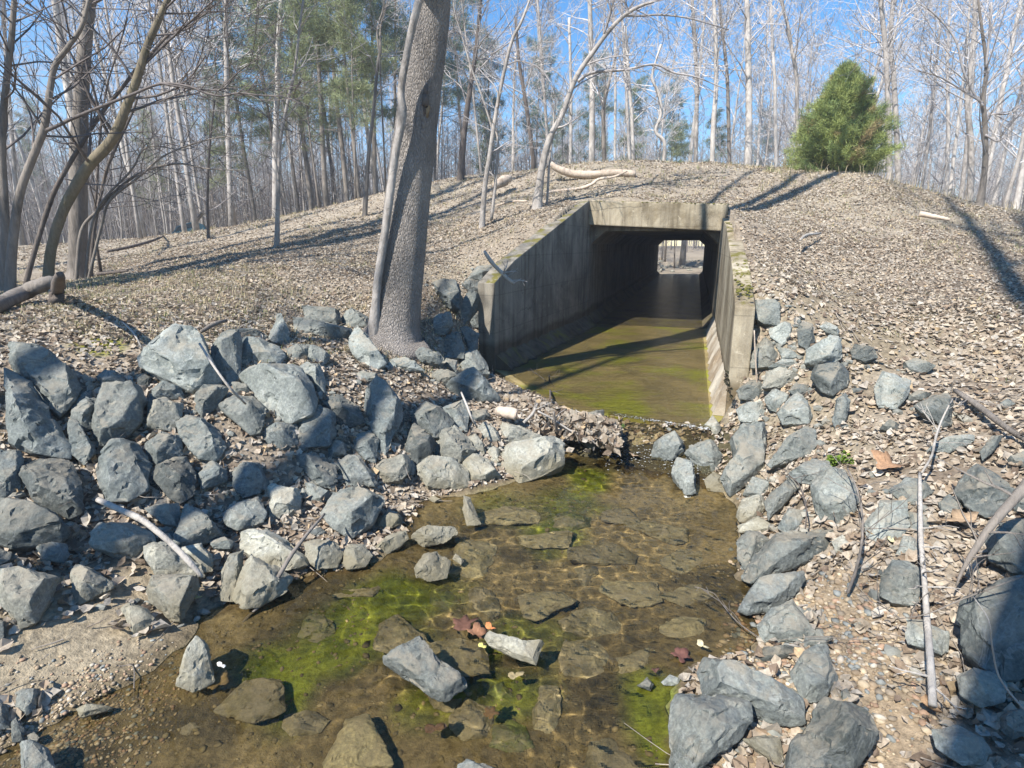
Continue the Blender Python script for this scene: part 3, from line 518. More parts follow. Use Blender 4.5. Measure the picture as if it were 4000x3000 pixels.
# ---------------------------------------------------------------- rocks
# region letter, tone (d dark stones and rocks coloured darker for shade, m mid, p pale, w wet brown; r = keeps a hollow outline), label | outline
ROCKS = '''
D m angular boulder with chalky white veins at the left end of the bank crest|60,400 240,415 450,555 490,640 470,740 370,830 300,780 180,640 75,520
D d tall pointed dark slab with two pale streaks leaning at the far left|35,570 100,570 250,690 430,1010 410,1080 200,1060 60,1000 35,800
D d shaded block cut by the photo's left edge below the tall pointed slab|-60,1050 130,1050 145,1120 130,1260 40,1320 -60,1310
D d smooth dark boulder below the tall pointed slab at far left|140,1140 240,1095 430,1100 500,1250 510,1430 420,1440 210,1350 135,1200
D d large egg shaped shaded boulder with faint diagonal streaks in mid bank|600,1100 690,985 760,970 850,1000 930,1140 900,1290 790,1350 650,1340 600,1180
D m small flat sunlit rock sitting on a square boulder near the left bank top|600,590 650,550 750,570 780,630 700,645 620,660
D m square boulder with lit knobbly top right of the white veined one|610,800 640,650 860,650 900,740 870,880 780,940 690,990 610,1010 570,870
D d dark rock wedged between the white veined boulder and the square knobbly one|440,780 520,690 610,740 600,830 570,900 500,920 440,850
D m widest boulder along the left bank crest, knobbly and sloping to the left|860,490 960,390 1080,350 1250,370 1300,480 1350,620 1230,640 1190,680 1090,640 940,560 870,530
D m upright rounded boulder right of the widest knobbly one on the bank crest|1310,410 1370,330 1470,310 1490,380 1490,500 1470,590 1410,635 1320,520
D d low dark rock tucked behind the upright rounded boulder at the grass edge|1400,310 1540,290 1640,330 1620,370 1480,330
D m block with a wavy upper face beside the upright rounded boulder|1500,340 1600,340 1720,400 1755,460 1720,520 1560,515 1490,480
D m small pointed rock standing on end at the grass edge|1710,200 1740,210 1790,330 1780,370 1720,415 1650,370
D m big rounded boulder with a smooth bright top in the upper left bank|1480,570 1560,520 1830,520 1920,640 1950,730 1920,820 1800,860 1720,850 1620,720
D m smooth rock beneath the stick end, left of the big bright topped boulder|1340,770 1440,700 1560,710 1640,800 1600,930 1540,940 1420,850
D m rounded egg like rock under the widest knobbly boulder|1210,700 1260,645 1370,640 1410,670 1330,770 1250,840 1210,780
D p bright flat faced rock catching the sun in the middle of the left bank|920,740 1010,725 1130,770 1110,880 1050,920 905,890
D d dark rock in the gap under the widest knobbly boulder|940,680 1000,610 1120,660 1130,720 1000,720 930,735
D d long shaded rock slanting right of the bright flat faced one|1090,880 1150,840 1260,840 1350,930 1390,1020 1330,1090 1230,1090 1130,1000
D d dark block under a drift of leaves above the domed shaded boulder|900,1010 1000,940 1110,960 1130,1060 970,1130 910,1080
D d domed shaded boulder right of the large egg shaped one|960,1150 1050,1085 1150,1085 1210,1200 1190,1320 1110,1370 1040,1330 960,1220
D d low dark rock half buried in leaves right of the domed shaded boulder|1210,1200 1300,1100 1400,1170 1400,1230 1250,1280
D d bluish rough block alone among leaves in the lower left bank|1440,1190 1480,1125 1600,1125 1660,1250 1600,1310 1500,1330 1440,1270
D d squat dark rock under the big bright topped boulder|1610,930 1690,870 1830,870 1830,1000 1750,1030 1640,990
D d rounded dark boulder left of the bluish pointed one in mid bank|1830,850 1960,790 2060,820 2070,950 2030,1010 1850,1030
D d bluish shaded boulder with a pointed left end in the mid bank|1980,740 2090,700 2212,770 2250,860 2130,890 2060,870
D d small dark block below the rounded dark mid bank boulder|2010,1000 2060,980 2140,1010 2130,1070 2030,1100
D d broad slab with a chipped lower right corner above the grey flat waterside boulder|1810,1070 1930,1060 2070,1130 2080,1220 2060,1290 1950,1250 1860,1160
D p box shaped rock with a brown front face standing near the left beach|1660,1270 1690,1250 1850,1290 1850,1400 1790,1450 1665,1455
D m wedge rock leaning left of the box shaped one|1380,1430 1450,1370 1590,1340 1640,1440 1620,1490 1470,1540 1400,1510
D m faceted rock behind the white fallen stick on the left bank|895,1400 960,1370 1100,1370 1110,1440 1090,1510 1000,1490
D m pyramid shaped rock beside the white fallen stick|1150,1385 1240,1420 1350,1510 1365,1555 1280,1600 1100,1640 1070,1610
D m layered boulder with stepped ledges at the photo's left edge|-40,1330 150,1380 330,1440 410,1520 420,1560 370,1610 200,1620 50,1650 -40,1620
D p sunlit slab with a brown shaded right end left of the white stick|560,1570 620,1490 800,1490 940,1560 950,1620 820,1690 700,1680 570,1640
D m flat topped rock at the grass edge left of the big leaning trunk|1870,160 2090,180 2100,240 2080,280 1890,250
D m saddle shaped long rock below the flat topped one at the grass edge|1810,220 1850,215 1990,280 2160,300 2170,350 2060,370 1880,330 1830,310
D m rounded rock touching the left foot of the big leaning trunk|2110,220 2160,175 2212,180 2270,220 2260,280 2130,290
D m pale nub left of a split slab under the saddle shaped rock|1760,430 1830,390 1920,400 1900,460 1830,510 1780,490
D m slanting slab under the saddle shaped rock|1890,390 1980,410 2040,460 1990,540 1900,500
D m notched grey rock right of the big bright topped boulder|1840,530 1900,500 1970,510 2010,600 2000,690 1960,690 1900,600
D d little rock among leaves left of the widest knobbly boulder|850,600 900,570 940,600 900,650 850,640
D m little slab in the shade left of the big bright topped boulder|1430,620 1540,640 1560,690 1450,690
D d shadowed rock right of the tall pointed slab's foot|420,870 480,880 580,1020 590,1060 520,1130 430,1060
D p white chip of stone beside the tall pointed slab|390,900 410,868 442,902 422,918
D m low rock under the broad chipped slab|1880,1240 1960,1260 2050,1300 1990,1370 1900,1350
P m large flat grey boulder beside the brown stick at the left waterside|1255,2010 1310,1920 1400,1905 1495,1935 1500,1965 1450,2045 1370,2100 1310,2065
E d dark bluish block perched right of the big leaning trunk|580,325 650,290 740,320 765,400 740,475 670,440 600,390
E m flat rock lodged at the top corner of the left wing wall|800,290 850,215 950,210 960,240 880,300
E d small flat rock squeezed against the left wing wall end|760,320 790,290 865,300 865,355 800,350
E d narrow slab propped diagonally against the left wing wall|710,500 800,370 865,370 865,420 760,590 710,590
E d shaded rock right of the big leaning trunk's foot|590,500 690,490 710,560 660,610 590,610
E d small rounded rock against the middle of the left wing wall end|780,510 810,480 865,490 865,570 800,570
E d dark rock at the shaded foot of the left wing wall|740,600 790,570 860,600 850,690 800,705 750,640
E m upright block standing free near the left wing wall foot|655,640 700,600 750,610 775,700 770,750 670,750
E m rounded rock with a bright bleached patch by the wing wall foot|725,800 760,730 850,710 910,790 920,850 840,870 750,840
E p low cream rock in front of the upright block|580,850 620,825 690,830 735,855 700,900 620,910
E m broad half buried rock below the big leaning trunk|420,720 500,690 620,710 650,750 620,785 520,780 430,750
E m little block between the upright block and the bleached rock|630,790 670,760 730,765 725,830 670,810
E m sharp pointed rock standing below the big leaning trunk|95,660 145,565 190,610 230,690 290,740 315,790 220,830 150,760 110,710
E m small stone right of the sharp pointed rock|320,790 350,770 380,800 370,840 330,840
E m flat stone in leaves right of the sharp pointed rock|330,775 420,760 500,790 540,830 400,832
E m pale stone under the sharp pointed rock's tip|120,860 160,835 270,860 260,900 150,900
E d dark blue triangular slab jutting toward the leaf dam|650,930 780,850 830,835 900,890 990,990 900,1015 760,990
E d tall spindle shaped boulder standing in the bank's right half|200,960 260,895 320,930 400,1010 410,1060 380,1180 310,1300 230,1220 190,1060
E d blocky dark boulder right of the spindle shaped one|460,1080 540,1010 640,1045 720,1130 715,1200 600,1225 480,1150
E d dark rock leaning under the triangular slab|650,1050 770,1000 800,1090 790,1190 730,1190 710,1120
E d rock in deep shade beneath the triangular slab|810,1070 900,1050 920,1100 850,1140 800,1130
E d sloping dark slab left of the twin peaked pale rock|440,1200 480,1140 560,1200 610,1250 590,1320 500,1380 430,1320
E p twin peaked pale rock above the waterside row|600,1340 610,1250 640,1170 720,1160 800,1230 840,1290 780,1320 740,1370 620,1350
E p low pale rock right of the twin peaked one|790,1220 840,1205 900,1270 890,1320 820,1320
E p small tilted block behind the big flat topped waterside rock|850,1180 890,1140 960,1170 990,1260 930,1265 870,1220
E p long pale rock directly behind the big flat topped waterside rock|960,1190 1000,1130 1100,1150 1230,1210 1150,1260 1010,1270
E p big flat topped pale rock jutting into the stream from the left|990,1310 1030,1275 1150,1255 1290,1215 1355,1260 1350,1370 1230,1440 1090,1490 1000,1400
E p shaded end rock under the left of the big flat topped waterside rock|900,1310 940,1270 990,1290 985,1380 930,1360
E p loaf shaped pale boulder at the left waterline|505,1400 570,1345 720,1355 795,1420 790,1500 700,1530 560,1515 510,1450
E p triangular pale rock between the loaf shaped and big flat topped ones|770,1370 830,1315 910,1340 980,1440 900,1480 800,1490
E p pale rock with leaves at its foot left of the loaf shaped one|240,1400 290,1350 440,1340 460,1400 410,1470 310,1480
E d small shaded rock behind the loaf shaped one|430,1360 470,1350 495,1400 480,1440 440,1440
E d dark cube like rock left of the spindle boulder's foot|125,1230 170,1180 230,1185 270,1240 250,1360 190,1350 130,1290
E m striped boulder left of the pale leaf footed rock|30,1380 90,1340 160,1340 260,1480 240,1510 80,1510 40,1440
E p pale pointed rock standing in front of the leaf dam|1410,1140 1480,1080 1590,1065 1600,1180 1540,1290 1460,1240
E p small cream rock under the leaf dam's twigs|1195,1195 1260,1130 1300,1170 1290,1205
E m grey hump shaped rock right of the little waterfall|1880,1340 1890,1260 1950,1210 2020,1210 2060,1250 2070,1310 1990,1350
E w thin flat rock at the waterline below the hump shaped one|1840,1390 1900,1370 2010,1375 2010,1410 1930,1410
E p tiny stone on the mud beside the left waterline|560,1580 590,1565 640,1590 600,1605
E m small rock at the foot of the left wing wall fillet|930,830 975,800 1000,830 985,870 940,880
P p narrow upright stone in the shallows below the triangular pale rock|1812,1940 1838,1950 1876,2045 1826,2058 1806,1990
P w wet brown hump of stone in the middle of the little fall|2440,1700 2480,1672 2540,1678 2570,1710 2540,1745 2470,1742
P w flat wet stone in the fall near the right wing wall|2600,1705 2650,1690 2700,1708 2690,1735 2620,1738
P w small wet stone at the left of the little fall|2380,1740 2410,1720 2445,1738 2430,1765 2392,1765
P w round wet stone under the leaf clump below the fall|2440,1800 2470,1770 2510,1785 2505,1830 2460,1840
P w low wet stone where the fall meets the pool|2540,1775 2580,1755 2625,1770 2610,1795 2555,1797
F m squarish rock at the top beside the right wing wall|550,200 680,205 715,240 700,340 610,345 560,310
F m chunky rock right below the top one by the right wing wall|640,370 740,320 780,360 775,430 720,460 650,420
F d dark rock with thin white scratches at the right slope's rock edge|810,380 850,335 910,340 920,440 880,500 820,470
F p pale peaked rock leaning against the right wing wall|530,510 620,395 660,440 705,550 640,600 530,600
F m flat slab right of the pale peaked rock|690,490 780,500 830,550 720,555
F m wide boulder with a light stripe along its base on the right bank|870,510 1010,425 1080,440 1085,550 1000,590 860,590
F m thin lying slab below the pale peaked rock|640,610 720,560 830,565 830,595 700,615
F d low bluish rock sunk in leaves right of the wide striped base boulder|1140,500 1170,470 1280,480 1310,540 1230,570 1150,550
F m pale rock half buried in leaves uphill of the wide striped base boulder|950,360 990,330 1070,380 1060,410 990,390
F p smooth pale bluish rock under the thin lying slab|600,740 620,640 700,620 820,665 700,740
F m pale grey rock touching the right wing wall end|440,750 520,690 600,680 610,770 560,815 460,800
F d dark rounded boulder with a pale right shoulder on the right bank|900,680 920,600 1090,590 1130,640 1115,720 1030,790 960,760
F m rock behind the crystal topped one near the right wing wall|610,800 660,755 740,770 770,810 700,880 640,860
F d flat dark rock under the smooth pale bluish one|760,760 800,705 870,720 910,770 800,790
F m crystal topped rock with a bright peak on the right bank|690,900 810,760 870,820 905,910 880,960 730,950
F m rock at the foot of the right wing wall with a leafless base|440,870 500,830 590,835 620,880 570,950 460,940
F m squarish greenish boulder standing alone in leaves on the right slope|1290,740 1340,640 1520,690 1500,770 1420,870 1310,860
F m pale half buried rock uphill of the lone squarish boulder|1465,590 1560,560 1660,600 1600,645 1500,640
F d blue grey wedge right of the lone squarish boulder|1530,850 1640,790 1740,770 1770,840 1760,950 1700,970 1620,890
F m flat stone between the lone squarish boulder and the blue grey wedge|1480,790 1560,750 1640,770 1590,810 1500,815
F d upright dusty rock in leaves below the dark rounded boulder|1030,930 1060,800 1110,770 1140,830 1110,950 1060,1000
F mr long boomerang shaped pale slab at the right waterside|345,1280 430,1170 400,1060 470,990 600,960 620,1050 610,1230 510,1310 400,1390
F m rounded boulder right of the boomerang shaped slab|640,1190 740,1050 860,970 920,1010 935,1080 870,1160 740,1190 660,1210
F m domed rock left of the boomerang shaped slab|120,1150 150,1085 290,1075 340,1160 320,1240 230,1255 170,1200
F m squarish wet footed rock standing at the right waterline|40,1270 70,1175 170,1190 185,1380 120,1400
F p low rock in the shallows under the boomerang shaped slab|240,1310 290,1255 350,1290 370,1380 260,1370
F p small triangular rock at the right end of the culvert lip|230,980 290,910 340,980 320,1020 260,1010
F m slab directly below the boomerang shaped slab|480,1400 540,1280 660,1330 610,1420
F m tilted block with a slanting top right of the water's edge|610,1440 650,1380 760,1300 820,1360 740,1450 640,1545
F p brick like rock at the waterline left of the tilted block|440,1530 470,1420 600,1410 610,1480 560,1560 460,1570
F d dark rock behind the pale patched boulder|760,1260 900,1180 1000,1190 1040,1250 920,1340 830,1310
F m large boulder with irregular pale patches on the right bank|905,1330 1010,1240 1100,1260 1190,1400 1170,1490 1100,1560 960,1560 910,1450
F p low flat rock at the waterline under the tilted block|450,1590 570,1530 690,1600 680,1640 460,1630
F d shadowed rock between the tilted block and the pale patched boulder|690,1600 760,1480 870,1500 850,1590 750,1640
F m broad bluish boulder crossed by thin twigs on the right bank|1220,1592 1330,1442 1480,1450 1500,1590 1440,1682 1340,1712 1240,1642
F m flat topped block behind the long upright stick|1380,1370 1480,1290 1600,1300 1640,1380 1560,1460 1470,1440
F d large dark blue angular boulder near the right edge|1790,1390 1830,1290 1920,1215 2060,1280 2150,1370 2090,1460 1990,1525 1850,1470
F d small round rock left of the large dark blue angular boulder|1680,1450 1750,1400 1830,1440 1810,1510 1720,1520
F m long low rock lying in leaves below the blue grey wedge|1640,1090 1760,1040 1890,1035 1900,1070 1750,1130 1620,1130
F d narrow tilted rock in leaves above the large dark blue boulder|1940,1130 2010,1040 2080,1030 2030,1120 1960,1180
F m little bluish rock in leaves downhill of the lone squarish boulder|1320,990 1380,940 1440,960 1430,1010
F m little rock beside the big curled brown leaf on the right bank|1220,1260 1300,1250 1300,1300 1230,1300
F m stone on the right edge above the large dark blue boulder|2110,1180 2230,1130 2230,1220 2150,1220
F m rock lying just right of the broad twig crossed boulder|1490,1500 1590,1510 1640,1560 1590,1640 1510,1620
F d boulder cut by the right edge under the thick leaning branch|2140,1440 2212,1340 2320,1400 2320,1500 2160,1490
F m small stone high in the leaves near the right edge|2060,830 2110,800 2160,830 2100,860
I m pale rock at the left end of the long dark slanting slab|440,270 490,200 570,215 640,260 560,340 500,440 450,380
I d long dark slanting slab at the right waterside above the gravel|470,470 560,330 700,230 960,180 1030,200 1010,320 860,390 700,450 540,525
I d slab with a thin white line beside the gravel, second below the pale patched boulder|450,690 560,510 700,470 860,450 850,500 760,620 640,690 520,710
I m pale fan shaped rock left of the gravel|570,780 640,690 780,630 830,720 935,820 840,885 600,870
I d low dark rock under the pale fan shaped one|530,990 600,920 740,900 830,920 800,950 680,1000
I m faceted rock with a tan side resting on the gravel|770,1070 850,960 930,910 990,920 1060,1100 1000,1200 900,1260 850,1240 790,1130
I m flat silted stone behind the tan sided faceted rock|850,880 870,845 1030,845 1000,880 990,915 840,915
I d long smooth boulder with a dark crown in the lower right foreground|210,1080 250,990 380,995 480,1030 700,1140 820,1220 840,1380 700,1390 520,1320 250,1220
I m broad smooth boulder standing in the water at the bottom right|45,1260 70,1205 240,1215 500,1270 530,1370 440,1480 290,1600 150,1700 20,1720
I m big boulder with black specks at the photo's bottom edge|800,1480 970,1240 1090,1260 1250,1330 1300,1450 1220,1580 1150,1720 770,1740 770,1580
I m speckled round rock behind the long upright stick|1330,480 1400,390 1500,380 1570,440 1560,560 1550,650 1400,640 1330,590
I m rock crossed by the lower part of the long upright stick|1490,750 1590,760 1740,830 1740,930 1700,970 1600,930 1490,880
I d huge boulder with a shaded left face at the right edge|1810,700 1840,630 2050,500 2212,490 2340,560 2340,1050 2212,1100 2080,1105 1930,1010 1820,870
I p pale round rock under the huge right edge boulder|1800,1100 1900,1050 2040,1080 2110,1150 2080,1250 1960,1280 1830,1200
I m mottled boulder above the huge one at the right edge|1980,260 2050,160 2212,130 2330,200 2330,450 2212,420 2140,460 2000,370
I m small upright rock below the broad twig crossed boulder|1420,340 1470,230 1540,240 1570,350 1480,370
I p little pale block right of the long dark slanting slab|1030,260 1090,220 1140,260 1130,330 1050,330
I m partly mossy flat rock near the bottom right corner|1650,1430 1800,1400 1950,1480 2000,1560 1950,1640 1830,1640 1680,1530
I m dusty low rock right of the partly mossy flat one|2060,1350 2130,1310 2230,1300 2230,1440 2140,1480 2070,1420
I m little wedge tip uphill of the black specked boulder|1080,1190 1120,1170 1160,1240 1090,1260
I p pale slab sunk in silt between the two bottom right boulders|480,1480 620,1460 700,1480 730,1600 700,1640 560,1550
I d small blue stone on the gravel beside the fan shaped rock|860,690 880,670 930,700 920,750 870,745
I p cream stone alone in the middle of the gravel|1160,770 1200,760 1225,800 1190,810
I w small grey stone at the water's edge by floating leaves|0,1110 60,1090 90,1130 40,1150
H mr grey curved slab standing out of the middle of the pool|330,970 400,920 540,850 580,900 700,1030 815,1105 800,1140 690,1225 640,1220 420,1060 335,1010
H pr pale narrow slab touching the red brown leaves in the pool|950,860 960,825 1060,850 1200,890 1290,885 1285,910 1240,1010 1100,960 980,900
H p pale lump on the mud below the large flat grey boulder|260,300 330,230 440,190 465,240 400,300 330,335 260,325
H p flat ridged stone at the muddy edge right of the pale lump|490,230 560,180 740,180 765,215 680,280 560,290
H p knobbly pale stone on the left edge of a submerged square slab|505,420 560,340 640,335 720,380 700,480 600,505 520,480
H w square brown slab just under the water by the knobbly pale stone|720,480 760,300 850,280 1030,310 980,480 950,570 820,560 700,520
H p rounded stone at the end of the left waterside row|70,330 110,280 190,290 240,350 200,420 90,435 60,390
G p wedge of grey rock at the waterline left of the rounded end stone|1880,190 1960,170 2080,190 2115,260 2080,330 1960,360 1900,290
H p small pale block beside the large flat grey boulder's right foot|270,120 330,85 410,95 430,140 350,180 280,160
H w half drowned flat stone below the rounded end stone|200,520 270,450 330,450 320,480
H p little tan stone lying on the submerged square slab|740,370 760,335 810,380 790,405
H w brown submerged block left of the rippled flat bottom|840,590 920,590 1000,640 1050,740 1000,830 900,760 830,700
H w broad flat submerged slab in the middle of the rippled water|1380,820 1440,740 1560,700 1720,750 1790,820 1740,920 1600,940 1420,870
H w rounded submerged dome covered in light ripples|1380,1050 1420,930 1540,890 1660,930 1730,1060 1720,1150 1560,1200 1400,1130
H w long submerged block pointing down the picture|1230,1350 1280,1190 1380,1200 1420,1280 1390,1500 1340,1530 1230,1480
H w yellowish submerged pyramid near the curved grey slab|940,1260 990,1210 1050,1175 1100,1240 1120,1290 1010,1300
H w submerged greenish slab near the bottom centre|990,1450 1090,1400 1200,1440 1250,1600 1100,1640 960,1590
H w dark submerged slab behind the sunken brown leaf|710,1400 820,1280 990,1330 1010,1430 950,1550 800,1560 720,1480
H m wet grey rock tip breaking the water at the bottom edge|780,1640 830,1610 940,1640 1010,1670 1010,1740 760,1740
H w submerged wedge with a dark right side in the rippled water|1490,480 1620,460 1640,530 1530,650 1500,560
H w submerged slab left of the two small wet stones|1740,1010 1960,930 1970,1060 1860,1130 1760,1130
H m small wet stone breaking the surface, left of a pair|1880,1150 1940,1100 1980,1140 1960,1180
H m small wet stone breaking the surface, right of a pair|2030,1130 2080,1080 2140,1110 2130,1150 2050,1150
H w submerged slab near the right shore of the pool|2000,800 2150,740 2300,770 2300,900 2140,930 2020,870
H w greenish submerged hump in the upper pool|1280,170 1450,120 1590,150 1600,240 1470,270 1300,240
H w submerged slab under the sunken leaf near the bottom|580,1270 680,1270 800,1290 760,1400 620,1370
H w greenish submerged rock in the algae above the curved grey slab|600,600 720,600 800,700 700,760 600,720
G p split topped boulder at the left edge of the sand bar|0,370 130,365 355,410 340,470 220,690 110,725 60,650 0,540
G p low wedge rock resting on the sand right of the split topped boulder|440,370 470,320 560,350 690,430 690,470 480,570 430,520
G p triangular flat grey slab pointing down at the sand's edge|905,480 950,395 1210,400 1225,450 1110,680 1060,660 930,550
G p flat silt covered slab under the white stick|890,220 960,190 1080,210 1230,330 1250,390 960,390 900,290
G p rough pale rock right of the white stick's lower end|1110,230 1240,200 1310,270 1310,360 1250,370 1160,270
G p narrow slab left of the silt coated pair at the waterline|1370,370 1420,270 1500,245 1500,330 1440,540 1360,540
G p silt coated sloping slab left of the brown stick|1440,530 1500,330 1560,290 1700,350 1800,400 1760,490 1600,580 1500,600
G p broad silty boulder with a white splash, crossed by the brown stick|1490,140 1560,110 1650,110 1760,160 1815,230 1890,290 1890,330 1740,360 1640,330 1540,260 1490,220
G p grey topped rock half under water at the sand's end|1150,870 1220,770 1290,830 1300,890 1320,1040 1200,1100 1090,1070 1160,960
G p pale rock back showing through the sand bar|750,600 800,570 910,600 950,660 930,720 830,770 800,680
G m small squarish stone on the pebbly lower left sand|100,1120 150,1090 240,1090 220,1210 160,1255 100,1200
G p long low stone at the pebbles' edge by the lower left water|470,1220 530,1200 640,1190 690,1210 620,1240 500,1270
G d dark stone on the left edge beside the pebbles|-60,1170 50,1190 60,1330 -60,1350
G m pale grey rock at the bottom left corner in the water|130,1440 200,1420 300,1470 340,1580 140,1640
G m rounded stone above the bottom left corner|70,1300 100,1270 160,1350 140,1410 75,1420
G d little dark stone right of the bottom left rounded one|170,1380 210,1360 250,1400 230,1430 180,1420
G d dark rock in shade between the layered boulder and the brown ended slab|230,220 330,190 410,200 430,260 390,310 270,290
G d dark rock on the left edge below the split topped boulder|-60,660 30,680 40,850 -60,880
G d shaded stone under the pyramid shaped rock|1290,180 1380,150 1450,190 1420,230 1320,220
G m shaded block under the layered boulder at the left edge|-60,220 70,250 60,300 -20,335 -60,330
G w greenish submerged boulder beside the deep green algae|1850,730 1980,640 2060,730 2080,800 1960,880 1830,830
G w pale leaf shaped submerged stone in the lower left water|1060,1380 1200,1330 1270,1390 1180,1470 1080,1440
G w rippled submerged slab at the lower left of the pool|1760,1310 1900,1280 2050,1350 1990,1440 1800,1480 1740,1400
'''
REG = dict(D=(0, 1100, 1.58), E=(1300, 900, 1.508), F=(2600, 1050, 1.58), G=(0, 2000, 1.58), H=(1300, 1950, 1.58), I=(2600, 1950, 1.58), P=(0, 0, 1.0))
def parse(s):
    out = []
    for ln in s.strip().splitlines():
        head, pts = ln.split('|'); r, fl, lab = head.split(' ', 2); ox, oy, sc = REG[r]
        out.append((r, fl, lab, np.array([[float(q) for q in p.split(',')] for p in pts.split()]) / sc + (ox, oy)))
    return out
def rock_mesh(name, pts, nrm_, T, mat, seed, hollow=False):
    """pts: outline in its own leaning plane (relative to the rock's middle); bulged to both sides, broken into facets, roughened"""
    rg = np.random.default_rng(seed); bm = bmesh.new(); D = math.sqrt(max(1e-6, np.prod(np.ptp(pts @ np.linalg.svd(pts - pts.mean(0))[2][:2].T, axis=0))))
    if not hollow:
        P = [p + nrm_ * rg.uniform(-.1, .12) * T for p in pts]
        m = len(pts)
        P += [a * rg.uniform(.6, .85) - nrm_ * T * rg.uniform(.35, .5) for a in pts]
        if rg.random() < .6:                                   # a broken flat top
            g_ = pts.T @ rg.dirichlet(np.ones(m)) * .5; tl = pts[rg.integers(m)]; tl = tl / (np.linalg.norm(tl) + 1e-9) / D * rg.uniform(.2, .6); h_ = rg.uniform(.3, .45); sc_ = rg.uniform(.5, .76)
            for a in pts[rg.permutation(m)[:max(4, m - 2)]]: q = a * sc_ * rg.uniform(.9, 1.08) + g_ * .5; P.append(q + nrm_ * T * (h_ + .5 * (q @ tl)))
        else:
            a, b = pts[rg.integers(m)], pts[rg.integers(m)]
            for q in (a * rg.uniform(.3, .6), b * rg.uniform(.2, .5), (a + b) * .1): P.append(q + nrm_ * T * rg.uniform(.36, .54))
            for k in range(2): q = pts[rg.integers(m)] * .5 + pts[rg.integers(m)] * .3; P.append(q + nrm_ * T * rg.uniform(.15, .35))
        vs = [bm.verts.new(p) for p in P]
        r = bmesh.ops.convex_hull(bm, input=vs)
        bmesh.ops.delete(bm, geom=[v for v in bm.verts if not v.link_faces], context='VERTS')
        bmesh.ops.dissolve_limit(bm, angle_limit=.22, verts=bm.verts, edges=bm.edges)
    else:
        m = len(pts); rings = []
        for s, h in ((.78, -.5), (1.0, -.06), (.86, .3), (.45, .4)):
            rings.append([bm.verts.new(p * (s + rg.uniform(-.04, .04)) + nrm_ * T * (h + rg.uniform(-.05, .05))) for p in pts])
        for a, b in zip(rings, rings[1:]):
            for k in range(m): bm.faces.new((a[k], a[(k + 1) % m], b[(k + 1) % m], b[k]))
        bm.faces.new(rings[-1]); bm.faces.new(rings[0][::-1])
        bmesh.ops.recalc_face_normals(bm, faces=bm.faces)
    es = [e for e in bm.edges if len(e.link_faces) == 2 and e.calc_face_angle(0) > .25]
    bmesh.ops.bevel(bm, geom=es, offset=D * .022, segments=2, affect='EDGES', profile=.55, clamp_overlap=True)
    bmesh.ops.triangulate(bm, faces=bm.faces)
    for it in range(4):
        L = D / (9 if D < .25 else 16); es = [e for e in bm.edges if e.calc_length() > L]
        if not es or len(bm.verts) > 3500: break
        bmesh.ops.subdivide_edges(bm, edges=es, cuts=1); bmesh.ops.triangulate(bm, faces=[f for f in bm.faces if len(f.verts) > 3])
    bm.normal_update(); off = Vector(rg.uniform(-50, 50, 3)); s1 = 2.6 / D; s2 = 8 / D; s3 = 22 / D
    dv = []
    for v in bm.verts:
        c = v.co; q = noise.noise(c * s1 + off) * .03 + abs(noise.noise(c * s2 + off)) * -.03 + noise.noise(c * s3 + off) * .009
        st = noise.noise(c * (s1 * 1.6) + off * 2); q += (-.028 if st > .22 else 0)         # chipped flakes
        dv.append(v.normal * q * D)
    for v, d in zip(bm.verts, dv): v.co += d
    me = bpy.data.meshes.new(name); bm.to_mesh(me); bm.free(); me.materials.append(mat)
    me.polygons.foreach_set('use_smooth', [True] * len(me.polygons)); me.set_sharp_from_angle(angle=math.radians(30))
    return me
RK = parse(ROCKS)
cont = np.array([[(p[:, 0].min() + p[:, 0].max()) / 2, p[:, 1].max() - .16 * np.ptp(p[:, 1])] for _, _, _, p in RK])
HIT = hits(cont[:, 0], cont[:, 1])
ROCK_XY = []
